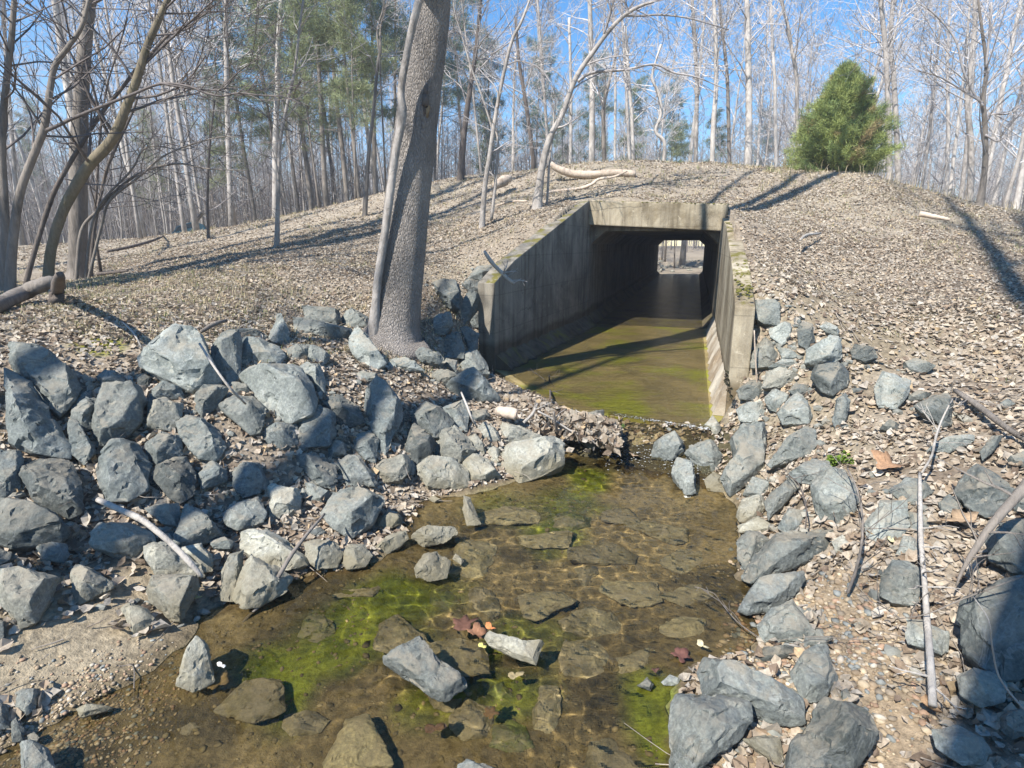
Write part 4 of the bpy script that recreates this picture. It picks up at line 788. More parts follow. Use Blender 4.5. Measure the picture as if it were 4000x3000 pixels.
for n, ((reg, fl, lab, pp), G) in enumerate(zip(RK, HIT)):
    vdir = nrm(G - CAM); sub = 'w' in fl
    pn = nrm(-vdir * .62 + np.array([0, 0, .62]))
    if not sub and G[2] < ZW: G = CAM + (G - CAM) * ((CZ - ZW) / (CZ - G[2]))
    if sub: pn = nrm(-vdir * .2 + np.array([0, 0, 1.])); G = G + np.array([0, 0, -.02])
    P = on_plane(pp[:, 0], pp[:, 1], G, pn)
    if not sub:                                                 # sit proud of the soil
        dd = np.linalg.norm(G - CAM); D0 = math.sqrt(np.prod(np.ptp(pp, axis=0))) / F * dd; G = CAM + (G - CAM) * (1 - min(.16 * D0, .10) / dd); P = on_plane(pp[:, 0], pp[:, 1], G, pn)
    c = P.mean(0); ext = np.sort(np.linalg.svd(P - c)[1])[::-1]
    D = math.sqrt(max(1e-6, np.prod(np.ptp((P - c) @ np.linalg.svd(P - c)[2][:2].T, axis=0))))
    T = D * (.78 if not sub else .42)
    if reg == 'G' and not sub: G = CAM + (G - CAM) * (1 - .035 / (CZ - G[2]))
    P = (P - c) * (1.1 if not sub else 1.0)
    if 'r' in fl: T *= .75
    if sub and reg != 'P':                                                     # keep the whole slab under the surface
        c = c.copy(); c[2] = min(c[2], ZW - .02 - T * .42)
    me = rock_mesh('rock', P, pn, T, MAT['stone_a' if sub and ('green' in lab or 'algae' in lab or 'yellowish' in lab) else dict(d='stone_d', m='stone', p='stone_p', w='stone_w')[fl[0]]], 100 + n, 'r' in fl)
    o = bpy.data.objects.new('submerged_rock' if sub and reg != 'P' else 'rock', me); COL.objects.link(o); o.location = c
    if sub or reg in 'GHI' or c[2] < ZW + .25: o.cycles.is_caustics_receiver = True
    xr = pp[:, 0].mean()
    tag(o, lab, 'rock', 'rocks under the stream water' if sub else 'riprap rocks of the left bank' if xr < 2100 and reg not in 'H' else 'rocks standing in the stream' if reg == 'H' else 'riprap rocks of the right bank')
    ROCK_XY.append((c[0], c[1], D))
ROCK_XY = np.array(ROCK_XY)
# more flat stones lying on the stream bed
rgs = np.random.default_rng(41); got = []; tries = 0
while len(got) < 15 and tries < 400:
    tries += 1; px, py = rgs.uniform(900, 2750), rgs.uniform(2000, 3000); q = at_z(px, py, ZW - .1)
    if sdist(SH, q[:1], q[1:2])[0] > -.22: continue
    D = rgs.uniform(.32, .62)
    if got and np.min(np.hypot(*(np.array(got) - q[:2]).T)) < .42: continue
    if np.min(np.hypot(ROCK_XY[:, 0] - q[0], ROCK_XY[:, 1] - q[1]) - .45 * ROCK_XY[:, 2]) < .42 * D: continue
    got.append(q[:2]); a = np.sort(rgs.uniform(0, 6.28, 7)); P = np.stack([np.cos(a) * D * .6, np.sin(a) * D * .45, 0 * a], -1); pn = nrm(np.array([rgs.normal(0, .12), rgs.normal(0, .12), 1.])); T = D * .24
    o = bpy.data.objects.new('submerged_rock', rock_mesh('rock', P - P.mean(0), pn, T, MAT['stone_w'], 1300 + len(got))); COL.objects.link(o); o.location = (q[0], q[1], ZW - .05 - T * .4); o.cycles.is_caustics_receiver = True
    tag(o, 'flat brown stone lying loose on the bed of the shallow stream', 'rock', 'loose flat stones of the stream bed')
# ---------------------------------------------------------------- trees
def wander(p0, d, L, n, amp, up, rg):
    P = [np.asarray(p0, float)]; d = nrm(d); st = L / (n - 1)
    for k in range(n - 1):
        d = nrm(d + rg.normal(0, amp, 3) + np.array([0, 0, up])); P.append(P[-1] + d * st)
    return np.array(P)
def side_dir(t, rg, spread):
    a = nrm(np.cross(t, rg.normal(0, 1, 3))); return nrm(t * math.cos(spread) + a * math.sin(spread))
def spray(mb, p, d, L, r, lev, rg, maxlev, up=.06, dens=1.0, minr=.004, spread=(.5, 1.0)):
    n = 5 if lev < maxlev else 4
    P = wander(p, d, L, n, .14, up, rg); R = np.linspace(r, max(minr, r * .35), n)
    mb.tube(P, R, 5 if r > .03 else 3, cap=False)
    if lev >= maxlev: return
    k = max(2, int(round(L * dens * (2.2 if lev else 1.6))))
    k = min(k, 9)
    for i in range(k):
        f = .25 + .75 * (i + rg.random()) / k; x = f * (n - 1); j = min(int(x), n - 2); q = P[j] + (P[j + 1] - P[j]) * (x - j)
        t = nrm(P[j + 1] - P[j]); rr = r * (1 - .6 * f)
        spray(mb, q, side_dir(t, rg, rg.uniform(*spread)), L * rg.uniform(.35, .62) * (1.1 - .4 * f), max(minr, rr * .6), lev + 1, rg, maxlev, up, dens, minr, spread)
def hardwood(seed, H, r, mat, tmat, clear=.35, nb=20, maxlev=3, lean=.03, fork=False, dens=1.0, minr=.007):
    rg = np.random.default_rng(seed); tk = MB(); cr = MB()
    n = 12; P = wander((0, 0, -.3), (rg.normal(0, lean), rg.normal(0, lean), 1), H, n, .035, .02, rg); R = r * (1 - np.linspace(0, 1, n) ** 1.2 * .88); R[0] *= 1.45
    tk.tube(P, R, 8, rough=.1)
    for i in range(nb):
        f = clear + (1 - clear) * ((i + rg.random()) / nb) ** .9; x = f * (n - 1); j = min(int(x), n - 2); q = P[j] + (P[j + 1] - P[j]) * (x - j)
        L = H * rg.uniform(.12, .24) * (1.2 - .75 * f); rr = np.interp(x, np.arange(n), R)
        spray(cr, q, side_dir(np.array([0, 0, 1.]), rg, rg.uniform(.6, 1.15)), L, max(.012, rr * .42), 1, rg, maxlev, .09, dens, minr)
    return tk.mesh('trunk', mat), cr.mesh('branches', tmat)
def pine(seed, H, r, clear=.4, green=(.055, .09, .03), tufts=7, spread=1.0):
    rg = np.random.default_rng(seed); tk = MB(); fo = MB(); n = 10
    P = wander((0, 0, -.3), (rg.normal(0, .02), rg.normal(0, .02), 1), H, n, .02, .02, rg); R = r * (1 - np.linspace(0, 1, n) * .85); tk.tube(P, R, 7, rough=.08)
    nb = int(H * 2.6)
    for i in range(nb):
        f = clear * .75 + (1 - clear * .75) * (i + rg.random()) / nb; x = f * (n - 1); j = min(int(x), n - 2); q = P[j] + (P[j + 1] - P[j]) * (x - j)
        L = spread * H * .17 * (1.15 - .8 * f) * rg.uniform(.5, 1.15); dead = f < clear and rg.random() < .8
        az = rg.uniform(0, 6.28); d = np.array([math.cos(az), math.sin(az), rg.uniform(-.1, .4)])
        B = wander(q, d, L, 6, .1, .04, rg); tk.tube(B, np.linspace(.028, .008, 6), 3, cap=False)
        for m_ in range(3):
            b = B[rg.integers(2, 5)]; tk.tube(wander(b, side_dir(nrm(B[-1] - B[0]), rg, .8), L * .4, 4, .12, .03, rg), np.linspace(.014, .005, 4), 3, cap=False)
        if dead: continue
        m_ = int(tufts * (1 + L)); tt = rg.uniform(.3, 1.05, m_)
        cs = B[0] + (B[-1] - B[0]) * tt[:, None] + rg.normal(0, .16 + .13 * L, (m_, 3)) * [1, 1, .5]
        k = 30; dirs = nrm(rg.normal(0, 1, (m_, k, 3)) + np.array([0, 0, .3]) + nrm(d) * .4); ln = rg.uniform(.16, .36, (m_, k, 1)); wv = nrm(np.cross(dirs, rg.normal(0, 1, (m_, k, 3)))) * .012
        c0 = cs[:, None] + rg.normal(0, .10, (m_, k, 3)); V3 = np.stack([c0 - wv, c0 + wv, c0 + dirs * ln], 2).reshape(-1, 3)
        cc = np.asarray(green) * (rg.uniform(.6, 1.5, (m_, 1, 1, 1)) * rg.uniform(.8, 1.25, (m_, k, 1, 1)) * np.ones((m_, k, 3, 1))).reshape(-1, 1) * np.array([1, 1, 1])
        fo.add(V3, np.arange(len(V3)).reshape(-1, 3), cc)
    return tk.mesh('trunk', MAT['bark_mid']), fo.mesh('foliage', MAT['needle'], smooth=False)
def put(kind, parts, loc, rz, sc, label, cat, group):
    r = empty(kind, loc); r.rotation_euler = (0, 0, rz); r.scale = (sc, sc, sc); tag(r, label, cat, group)
    for nm, me in parts:
        o = bpy.data.objects.new(nm, me); COL.objects.link(o); o.parent = r
    return r
PB = [hardwood(40 + k, H, r, MAT[a], MAT[b], cl, int(nb * 1.25), 4, dens=dn * 1.25, minr=mr) for k, (H, r, a, b, cl, nb, dn, mr) in enumerate([
    (22, .14, 'bark_pale', 'twig_pale', .38, 22, .8, .010), (19, .10, 'bark_grey', 'twig_pale', .3, 22, .9, .010), (24, .18, 'bark_pale', 'twig_pale', .45, 22, .8, .011),
    (17, .07, 'bark_grey', 'twig_pale', .28, 22, .9, .009), (21, .12, 'bark_grey', 'twig_pale', .33, 24, .8, .010), (15, .06, 'bark_grey', 'twig', .22, 24, 1.0, .009), (20, .09, 'bark_grey', 'twig', .35, 22, .9, .010)])]
PX = [hardwood(55 + k, H, r, MAT['bark_mid'], MAT['twig'], .55, 7, 2, dens=.7, minr=.014) for k, (H, r) in enumerate([(27, .30), (24, .22)])]
PS = [hardwood(60 + k, H, r, MAT['bark_grey'], MAT['twig'], .15, 20, 2, dens=1.6, lean=.12, minr=.005) for k, (H, r) in enumerate([(5, .03), (7, .045), (4, .022)])]
PP = [pine(80 + k, H, r, cl, g_) for k, (H, r, cl, g_) in enumerate([(17, .14, .42, (.17, .205, .115)), (20, .14, .5, (.145, .19, .125)), (13, .08, .38, (.21, .235, .12))])]
# hand placed trees: image rows say which trunk goes where; base on the ground (or at a stated distance), trunk in depth of its own
def cr_spline(P, m_=6):
    P = np.asarray(P, float); Q = np.vstack([2 * P[0] - P[1], P, 2 * P[-1] - P[-2]]); out = []
    for i in range(1, len(Q) - 2):
        for t in np.arange(m_) / m_:
            a, b, c, d = Q[i - 1:i + 3]; out.append(.5 * (2 * b + (c - a) * t + (2 * a - 5 * b + 4 * c - d) * t * t + (3 * b - a - 3 * c + d) * t ** 3))
    out.append(P[-1]); return np.array(out)
def stem_line(pts, Y0, drift):
    """pts rows: x, y, width in photo pixels; drift = metres nearer (-) or farther (+) per metre of height"""
    pts = cr_spline(pts); P = []
    for x, y, w_ in pts:
        p = at_y(np.array([x]), np.array([y]), Y0)[0]; p = at_y(np.array([x]), np.array([y]), Y0 + drift * max(0, p[2] - 1))[0]; P.append(p)
    P = np.array(P); return P, pts[:, 2] / 2 / F * depth(P)
def hand_tree(kind, label, group, bark, stems, limbs=(), Y=None, nb=14, blen=1.6, twig='twig', start=.25, seed=0, lev=2, extend=True, rough=.08, top=0, sides=10, hole=None):
    rg = np.random.default_rng(900 + seed); zb = None
    (x0, y0, w0) = stems[0][0]
    if Y is None: G = hits([x0], [y0])[0]; Y = G[1]
    base = at_y(np.array([x0]), np.array([y0]), Y)[0]; zg = gz(base[0], base[1])
    root = empty(kind, (base[0], base[1], zg)); tag(root, label, 'tree' if 'tree' in kind or 'pine' in kind else kind.replace('_', ' '), group); O = np.array([base[0], base[1], zg])
    tk = MB(); cr = MB(); first = True; tm = MAT[bark]; lines = []
    for s in stems:
        P, R = stem_line(s, Y, rg.uniform(-.06, .06))
        if first or extend:
            b = P[0].copy(); b[2] = min(gz(b[0], b[1]), b[2]) - .25; P = np.vstack([b, P]); R = np.concatenate([[R[0] * 1.25], R]);
        if top and s[-1][1] < 60:                                # goes on above the picture
            d = nrm(P[-1] - P[-3]); m_ = 6; ex = P[-1] + np.cumsum(np.tile(d * top / m_, (m_, 1)) + rg.normal(0, .04 * top / m_, (m_, 3)), 0); P = np.vstack([P, ex]); R = np.concatenate([R, np.linspace(R[-1] * .92, R[-1] * .2, m_)])
        tk.tube(P - O, R, sides, rough=rough); lines.append((P, R)); first = False
    for s in limbs:
        P, R = stem_line(s, Y, rg.choice([-1, 1]) * .05)
        n = len(P); P = P + (np.linspace(0, 1, n) ** 1.2)[:, None] * np.array([0, rg.uniform(-.5, .3), 0]); cr.tube(P - O, R, 6, rough=.06); lines.append((P, R))
        for i in range(10):
            x = rg.uniform(.25, 1) * (n - 2); j = int(x); spray(cr, P[j] - O, side_dir(nrm(P[j + 1] - P[j]), rg, rg.uniform(.5, 1.1)), blen * rg.uniform(.3, .8), max(.006, R[j] * .5), 1, rg, lev + 1, .05, 1.4, .0045)
    for P, R in lines[:len(stems)]:
        n = len(P)
        for i in range(nb):
            f = start + (1 - start) * (i + rg.random()) / nb; x = f * (n - 1); j = min(int(x), n - 2); q = P[j] + (P[j + 1] - P[j]) * (x - j)
            spray(cr, q - O, side_dir(nrm(P[j + 1] - P[j]), rg, rg.uniform(.6, 1.2)), blen * rg.uniform(.5, 1.15), max(.007, min(R[j] * .4, .03)), 0, rg, lev, .06, 1.3, .0045)
    tk.build('trunk', tm, root)
    if cr.n: cr.build('branches', MAT[twig], root)
    return root, lines, O
def Z(s, ox=0.0, k=1.4429):
    return [(ox + float(a) / k, float(b) / k, float(c) / k) for a, b, c in (q.split(',') for q in s.split())]
# the big leaning trunk with its hollow
bt, bl, bO = hand_tree('big_tree', 'thick leaning trunk with rough plated bark and a torn hollow beside the left wing wall', None, 'bark_big',
    [[(1533, 1325, 255), (1541, 1275, 203), (1556, 1150, 183), (1580, 900, 176), (1612, 600, 168), (1648, 330, 156), (1676, 130, 146), (1692, 0, 138)], [(1688, -60, 125), (1800, -500, 122), (2100, -1500, 125), (2450, -2900, 120), (2800, -4600, 90)], [(1686, -60, 120), (1640, -600, 115), (1540, -1600, 115), (1400, -2900, 110), (1250, -4600, 80)], [(1690, -60, 120), (1720, -700, 115), (1830, -2000, 115), (1980, -4600, 100)]], nb=0, extend=False, top=14, sides=28, rough=.035, seed=1)  # forks above the frame are added, shaped to throw shadow strips on headwall and crest
P, R = bl[0]
def on_trunk(py, dx):       # a point on the camera side of the big trunk
    k = np.argmin([abs(1500 - ((p[2] - CZ) * CP + p[1] * SP) / depth(p) * F - py) for p in P]); p = P[k]; v = nrm(CAM - p); r_ = nrm(np.cross(v, [0, 0, 1.])); x = dx * R[k]
    return p + r_ * -x + v * math.sqrt(max(0, R[k] ** 2 - x * x)), R[k], v, r_
mb = MB(); c0, rr, v, r_ = on_trunk(385, .28); ln = []
for k in range(9):
    a = k / 8; q, rq, _, _ = on_trunk(330 + 110 * a, .18 + .12 * a); ln.append(q - v * .015)
mb.tube(np.array(ln) - bO, np.array([.01, .03, .04, .05, .055, .055, .05, .04, .02]), 8, rough=.35); mb.build('hollow', MAT['bark_dark'], bt)
mb = MB(); ln = [on_trunk(380 + 62 * k / 6, .34 + .1 * k / 6)[0] for k in range(7)]
mb.tube(np.array(ln) - bO, np.array([.01, .02, .026, .03, .03, .028, .012]), 8, rough=.4); mb.build('torn_wood', MAT['wood_tan'], bt)
hand_tree('grey_sapling', 'smooth pale grey stem growing tight along the left side of the thick leaning trunk', None, 'bark_grey',
    [[(1462, 1265, 46), (1468, 1180, 33), (1478, 1080, 32), (1505, 900, 31), (1524, 760, 31), (1545, 600, 30), (1572, 450, 34), (1566, 370, 29), (1577, 280, 29), (1603, 140, 28), (1632, 20, 31), (1640, 0, 30)]], nb=0, top=5, Y=P[4][1] - .28, seed=2)
HT = hand_tree
HT('bare_tree', 'tall straight grey tree, thickest of the clump at the left edge', None, 'bark_mid', [Z('438,1570,129.0 440,1500,96.3 440,1200,89.4 442,900,86.0 455,600,75.7 475,300,68.8 500,60,61.9 510,0,60.2')], top=10, nb=8, start=.75, twig='twig_dark', blen=2.5, seed=3, sides=14)
HT('bare_tree', 'mossy curved tree leaning right in front of the straight grey one at left', None, 'bark_moss', [Z('270,1590,56.8 290,1400,51.6 360,1180,53.3 490,950,56.8 630,790,53.3 705,620,47.3 770,450,44.7 830,260,39.6 890,120,34.4 945,0,31.0')], top=5, nb=14, twig='twig_dark', blen=2.0, seed=4, Y=9.6)
HT('bare_tree', 'slender dark tree slanting right across the clump at left', None, 'bark_dark', [Z('140,1620,29.2 200,1400,25.8 290,1120,25.8 370,960,24.1 480,780,22.4 570,640,20.6 700,480,18.9 760,400,17.2 880,270,14.6 960,190,12.9 1080,120,10.3 1220,20,7.7')], nb=16, twig='twig_dark', blen=1.8, seed=5, Y=10.3, limbs=[Z('960,190,8.6 1080,150,7.7 1200,90,6.9 1350,100,5.2 1430,122,3.4')])
HT('bare_tree', 'forked brown tree at left throwing one long level limb over the slope', None, 'bark_mid', [Z('55,1660,56.8 70,1400,48.2 110,1100,43.0 200,850,39.6 250,715,39.6 280,520,34.4 310,370,29.2 380,270,25.8 460,150,22.4 500,0,18.9')], top=3, nb=12, twig='twig_dark', blen=1.7, seed=6, Y=8.6,
   limbs=[Z('262,735,22.4 330,705,20.6 400,670,19.8 540,610,18.1 740,530,16.3 900,470,14.6 1050,482,12.9 1150,520,12.0 1240,537,11.2 1330,520,9.5 1450,530,7.7 1610,545,6.0 1730,610,3.4'), Z('900,470,12.0 1000,485,11.2 1140,500,9.5 1240,490,8.6 1310,400,6.0 1420,310,3.4'), Z('880,580,8.6 1000,535,7.7 1090,505,6.9')])
HT('bare_tree', 'grey brown tree cut by the left edge of the photo', None, 'bark_mid', [Z('20,1660,48.2 30,1300,43.0 12,900,39.6 22,600,34.4 50,350,31.0 70,150,27.5 80,0,25.8')], top=5, nb=14, twig='twig_dark', blen=1.8, seed=7, Y=9.0)
HT('bare_tree', 'thin many branched tree rising behind the mossy curved one', None, 'bark_dark', [Z('510,1585,22.4 530,1300,20.6 590,1000,18.1 640,860,16.3 740,650,12.9 780,540,8.6'), Z('530,1300,15.5 548,1000,13.8 560,800,12.0 600,500,10.3 660,300,8.6 720,100,6.9')], nb=16, twig='twig_dark', blen=1.6, seed=8, Y=11.5)
HT('bare_tree', 'low tree with arching stems that bend right over the left slope', None, 'bark_mid', [Z('430,1580,20.6 460,1300,18.9 560,1180,17.2 650,1080,16.3 800,970,13.8 1000,922,11.2 1160,950,7.7 1400,962,4.3'), Z('500,1570,17.2 570,1280,15.5 620,1130,13.8 780,1000,12.0 940,870,9.5 1200,780,6.9 1360,770,4.3'), Z('480,1575,15.5 540,1200,12.9 740,960,10.3 830,830,7.7 1050,850,4.3')], nb=10, twig='twig_dark', blen=1.3, seed=9, Y=10.8)
for k, (lab, bark, s, y_) in enumerate([
   ('thin dark sapling beside the wrecked car on the left slope', 'bark_dark', '1175,1350,16 1170,1100,14 1180,850,12 1210,560,8', None),
   ('dark slim tree second uphill of the wrecked car', 'bark_dark', '1400,1215,18 1405,1000,16 1415,740,14 1430,600,10', None),
   ('dark leaning slim tree below the tall pine on the left slope', 'bark_dark', '1660,1200,22 1690,950,20 1720,700,17 1760,400,14 1800,100,11', None),
   ('slender pale grey tree standing alone in front of the pines', 'bark_grey', '1560,1395,32 1568,1100,20 1580,800,18 1625,560,16 1660,400,15 1690,150,13 1710,0,12', None),
   ('slim brown tree near the crest among the pines', 'bark_mid', '1790,1130,16 1830,900,15 1870,600,14 1885,300,12', None),
   ('very thin leaning sapling by the crest among the pines', 'bark_mid', '1935,1110,11 1975,850,9 2010,650,7', None),
   ('thin straight trunk in the pines left of the slender pale tree', 'bark_dark', '1500,1190,14 1510,950,12 1530,600,10', None),
   ('small brown trunk by the wrecked car with pine boughs above', 'bark_mid', '1255,1240,16 1270,1000,13 1290,700,10', None)]):
    HT('slim_tree', lab, 'slim trees on the left slope', bark, [Z(s)], nb=16, blen=1.5, seed=20 + k, Y=y_, start=.2)
B0 = 1300.0
HT('slim_tree', 'slender tree with a forked top just left of the thick leaning trunk', None, 'bark_mid', [Z('180,1215,28 200,900,22 230,620,19 255,350,16 268,290,15 270,150,10 310,0,8', B0), Z('262,300,9 250,180,8 280,60,7 290,0,6', B0)], nb=12, blen=1.6, seed=31, start=.35)
HT('slim_tree', 'dark straight trunk on the crest right of the thick leaning trunk', None, 'bark_dark', [Z('720,1020,46 735,800,34 765,560,30 790,400,26 810,250,22 830,50,17 834,0,16', B0)], nb=18, blen=2.4, seed=32, top=5)
HT('small_tree', 'pale small tree with twin stems on the slope above the wing wall', None, 'bark_grey', [Z('840,1280,36 858,1050,27 888,850,26 918,650,23 960,430,21 1010,230,18 1060,130,15 1110,0,12', B0), Z('893,1240,20 920,1000,17 932,800,15 905,690,14', B0), Z('912,770,12 840,540,11 780,380,10 730,210,9 690,80,8 680,0,7', B0)],
   limbs=[Z('985,365,9 1050,350,8 1150,390,7 1220,480,6 1240,560,4', B0), Z('1010,230,8 920,290,6 830,330,5 730,330,3', B0), Z('735,205,6 700,192,5 640,190,3', B0)], nb=9, blen=1.1, seed=33, top=2, extend=False)
HT('small_tree', 'grey tree leaning right over the culvert headwall', None, 'bark_grey', [Z('1150,1170,64 1165,1050,47 1180,940,41 1222,780,36 1290,650,32 1370,440,30 1470,290,27 1560,170,24 1640,90,23 1720,40,18 1830,0,13', B0), Z('1205,1200,16 1222,900,13 1245,700,11 1240,580,8', B0)],
   limbs=[Z('1380,460,18 1430,425,17 1500,410,16 1640,405,14 1800,380,12 1900,430,10 2020,460,8 2200,540,5', B0), Z('1530,190,13 1550,120,11 1580,0,8', B0), Z('1640,90,13 1750,85,12 1850,75,11 2020,90,9 2250,150,6', B0), Z('1640,90,10 1660,50,9 1600,-20,6', B0)], nb=10, blen=1.5, seed=34, top=2, extend=False)
C1 = 2600.0
HT('bare_tree', 'spreading grey tree on the right end of the embankment', None, 'bark_mid', [Z('1768,1165,46 1788,1050,32 1802,900,28 1800,700,26 1790,560,24 1808,380,20 1785,180,15 1762,0,12', C1)], seed=35, nb=14, blen=2.2, top=2,
   limbs=[Z('1792,600,14 1740,520,13 1690,400,12 1650,220,10 1550,80,8 1450,0,5', C1), Z('1806,690,14 1850,640,12 1930,640,10 2020,600,8', C1), Z('1806,380,13 1830,200,11 1850,60,9 1860,0,8', C1), Z('1790,580,12 1660,520,10 1500,450,8 1330,420,5', C1), Z('1802,760,12 1865,800,9 1860,700,7 1990,560,5', C1), Z('1795,500,12 1900,350,9 1960,280,8 2020,180,6', C1)])
for k, (lab, bark, s, y_) in enumerate([
   ('stout white barked tree behind the crest, left of the cedar', 'bark_pale', '465,960,42 470,600,36 465,300,32 458,0,27', 25), ('white barked tree swaying left, left of the stout white one', 'bark_pale', '262,930,28 270,700,27 285,480,25 282,200,23 272,0,20', 24),
   ('lichened grey tree directly right of the cedar top', 'bark_grey', '1262,1000,30 1258,700,28 1245,350,27 1232,200,26 1212,0,24', 24), ('partner of the lichened grey tree, farther right of the cedar', 'bark_grey', '1312,1000,30 1300,700,28 1285,430,26 1268,250,24 1282,0,22', 24.6),
   ('forking grey tree behind the left shoulder of the cedar', 'bark_grey', '745,800,20 738,450,20 715,300,18 690,150,17 650,0,14', 26), ('dark knotted double trunk left of the spreading right hand tree', 'bark_grey', '1718,1090,34 1720,800,31 1700,560,28 1722,350,25 1742,150,22 1742,0,18', 21),
   ('slanting white birch like trunk behind the right slope', 'bark_pale', '1605,1060,18 1630,850,17 1660,600,16 1690,350,14 1715,0,11', 23), ('leaning grey trunk at the right edge of the photo', 'bark_grey', '1925,1120,24 1975,950,22 2000,850,21 2030,700,18 2080,500,14', 19),
   ('grey trunk behind the crest over the right of the headwall', 'bark_grey', '168,930,24 175,600,23 172,350,22 150,0,18', 27), ('olive grey trunk between two white barked trees behind the crest', 'bark_mid', '360,940,20 350,500,19 340,350,18 310,80,15', 26)]):
    HT('bare_tree', lab, 'trees behind the embankment crest', bark, [Z(s, C1)], nb=14, blen=3.0, seed=40 + k, Y=y_, start=.3, twig='twig_pale', top=5, lev=3)
for k, (lab, bark, s, y_) in enumerate([
   ('tall pale trunk behind the fallen log on the crest', 'bark_pale', '1460,920,36 1462,500,31 1455,250,28 1448,0,25', 26), ('thin white trunk left of the tall pale one behind the log', 'bark_pale', '1340,915,20 1342,500,18 1332,100,15', 27),
   ('white slightly bent trunk right of the log on the crest', 'bark_pale', '1694,915,22 1685,650,20 1665,400,19 1650,150,16', 25), ('crooked white tree with a curled trunk behind the headwall', 'bark_pale', '1866,920,20 1868,800,20 1820,740,18 1850,640,18 1835,520,17 1800,430,13 1850,250,12', 24),
   ('thin straight white trunk between the log and the crooked tree', 'bark_pale', '1590,915,14 1592,400,13 1580,0,11', 28), ('forked dark trunk behind the log on the crest', 'bark_mid', '1530,915,24 1525,650,22 1530,580,20 1560,450,16 1600,300,12', 25),
   ('dark leaning trunk behind the pale twin stemmed tree', 'bark_dark', '1130,900,26 1105,700,24 1075,500,22 1050,350,19 1030,100,15', 24), ('slim white pole tree behind the dark leaning trunk', 'bark_pale', '1015,905,14 1018,600,13 1030,300,11', 27)]):
    HT('bare_tree', lab, 'trees behind the embankment crest', bark, [Z(s, B0)], nb=12, blen=2.6, seed=60 + k, Y=y_, start=.3, twig='twig_pale', top=5, lev=3)
# the woods: every trunk a tree of its own
rg = np.random.default_rng(5)
KIND = ['pale straight hardwood', 'slender grey hardwood', 'stout pale hardwood', 'thin grey hardwood', 'grey trunked pale twigged hardwood', 'very thin grey hardwood', 'grey twiggy hardwood']
cnt = 0; tries = 0; placed = []
while cnt < 262 and tries < 5000:
    tries += 1; y = 19 + 82 * rg.random() ** .85; x = rg.uniform(-1, 1) * (y * 1.02 + 6)
    q = np.array([x, y]) - C0; u_, v_ = q @ U, q @ V
    if u_ < 3.5 and v_ > -13: continue                            # the open embankment
    if 3.5 <= u_ < 17 and -7 < v_ < 9 and rg.random() < .8: continue
    if x > 4 and y < 28: continue
    if x < -4 and y < 24 and q @ U < 0 and rg.random() < .6: continue
    vv = np.array([x, y]) - JL
    if vv @ U > 0 and -.8 < vv @ V < 4: continue
    if placed and np.min(np.hypot(*(np.array(placed) - [x, y]).T)) < 1.1: continue
    placed.append((x, y)); k = rg.choice(7, p=[.18, .14, .13, .17, .14, .1, .14]); tk, cr = PB[k]
    put('bare_tree', [('trunk', tk), ('branches', cr)], (x, y, gz(x, y)), rg.uniform(0, 6.28), rg.uniform(.7, 1.08), KIND[k] + ' in the leafless woods beyond the embankment', 'tree', 'bare trees of the woods'); cnt += 1
for px, y, k, sc in [(1010, 33, 0, .9), (1120, 30, 2, 1.0), (1230, 31, 1, .95), (1290, 27, 0, .95), (1370, 29, 1, .92), (1420, 26, 2, 1.1), (1480, 32, 0, 1.0), (1560, 34, 1, .9), (1180, 38, 1, 1.0), (1330, 40, 0, 1.1), (1700, 38, 1, .85), (1830, 42, 1, .9), (1930, 46, 0, .9), (1260, 22.5, 2, .62), (1400, 21.5, 2, .58), (930, 29, 2, .6),
                     (2090, 50, 1, .85), (2300, 55, 1, .9), (2420, 48, 0, .8), (2600, 60, 1, .9), (2760, 58, 0, .8), (2640, 50, 2, .9), (2210, 62, 0, .95), (620, 40, 2, .7), (160, 55, 0, .8), (2950, 65, 1, .8)]:
    x = (px - 2000) / F * (y * CP); far = y > 44
    put('pine_tree', [('trunk', PP[k][0]), ('foliage', PP[k][1])], (x, y, gz(x, y)), rg.uniform(0, 6.28), sc, ('green pine far back, partly hidden by bare trunks' if far else ['tall pine with deep green tufts on the left slope', 'tall dark blue green pine on the left slope', 'yellow green young pine on the left slope'][k]), 'tree', 'far pines' if far else 'pines on the left slope')
for k in range(75):
    y = 18 + 40 * rg.random(); x = rg.uniform(-1, 1) * (y * .95 + 2); q = np.array([x, y]) - C0
    if (q @ U < 2.0 and q @ V > -14) : continue
    vv = np.array([x, y]) - JL
    if vv @ U > 0 and -.8 < vv @ V < 4: continue
    j = k % 3; put('brush_sapling', [('trunk', PS[j][0]), ('branches', PS[j][1])], (x, y, gz(x, y)), rg.uniform(0, 6.28), rg.uniform(.7, 1.2), 'thin leafless sapling in the undergrowth of the woods', 'sapling', 'brush saplings of the woods')
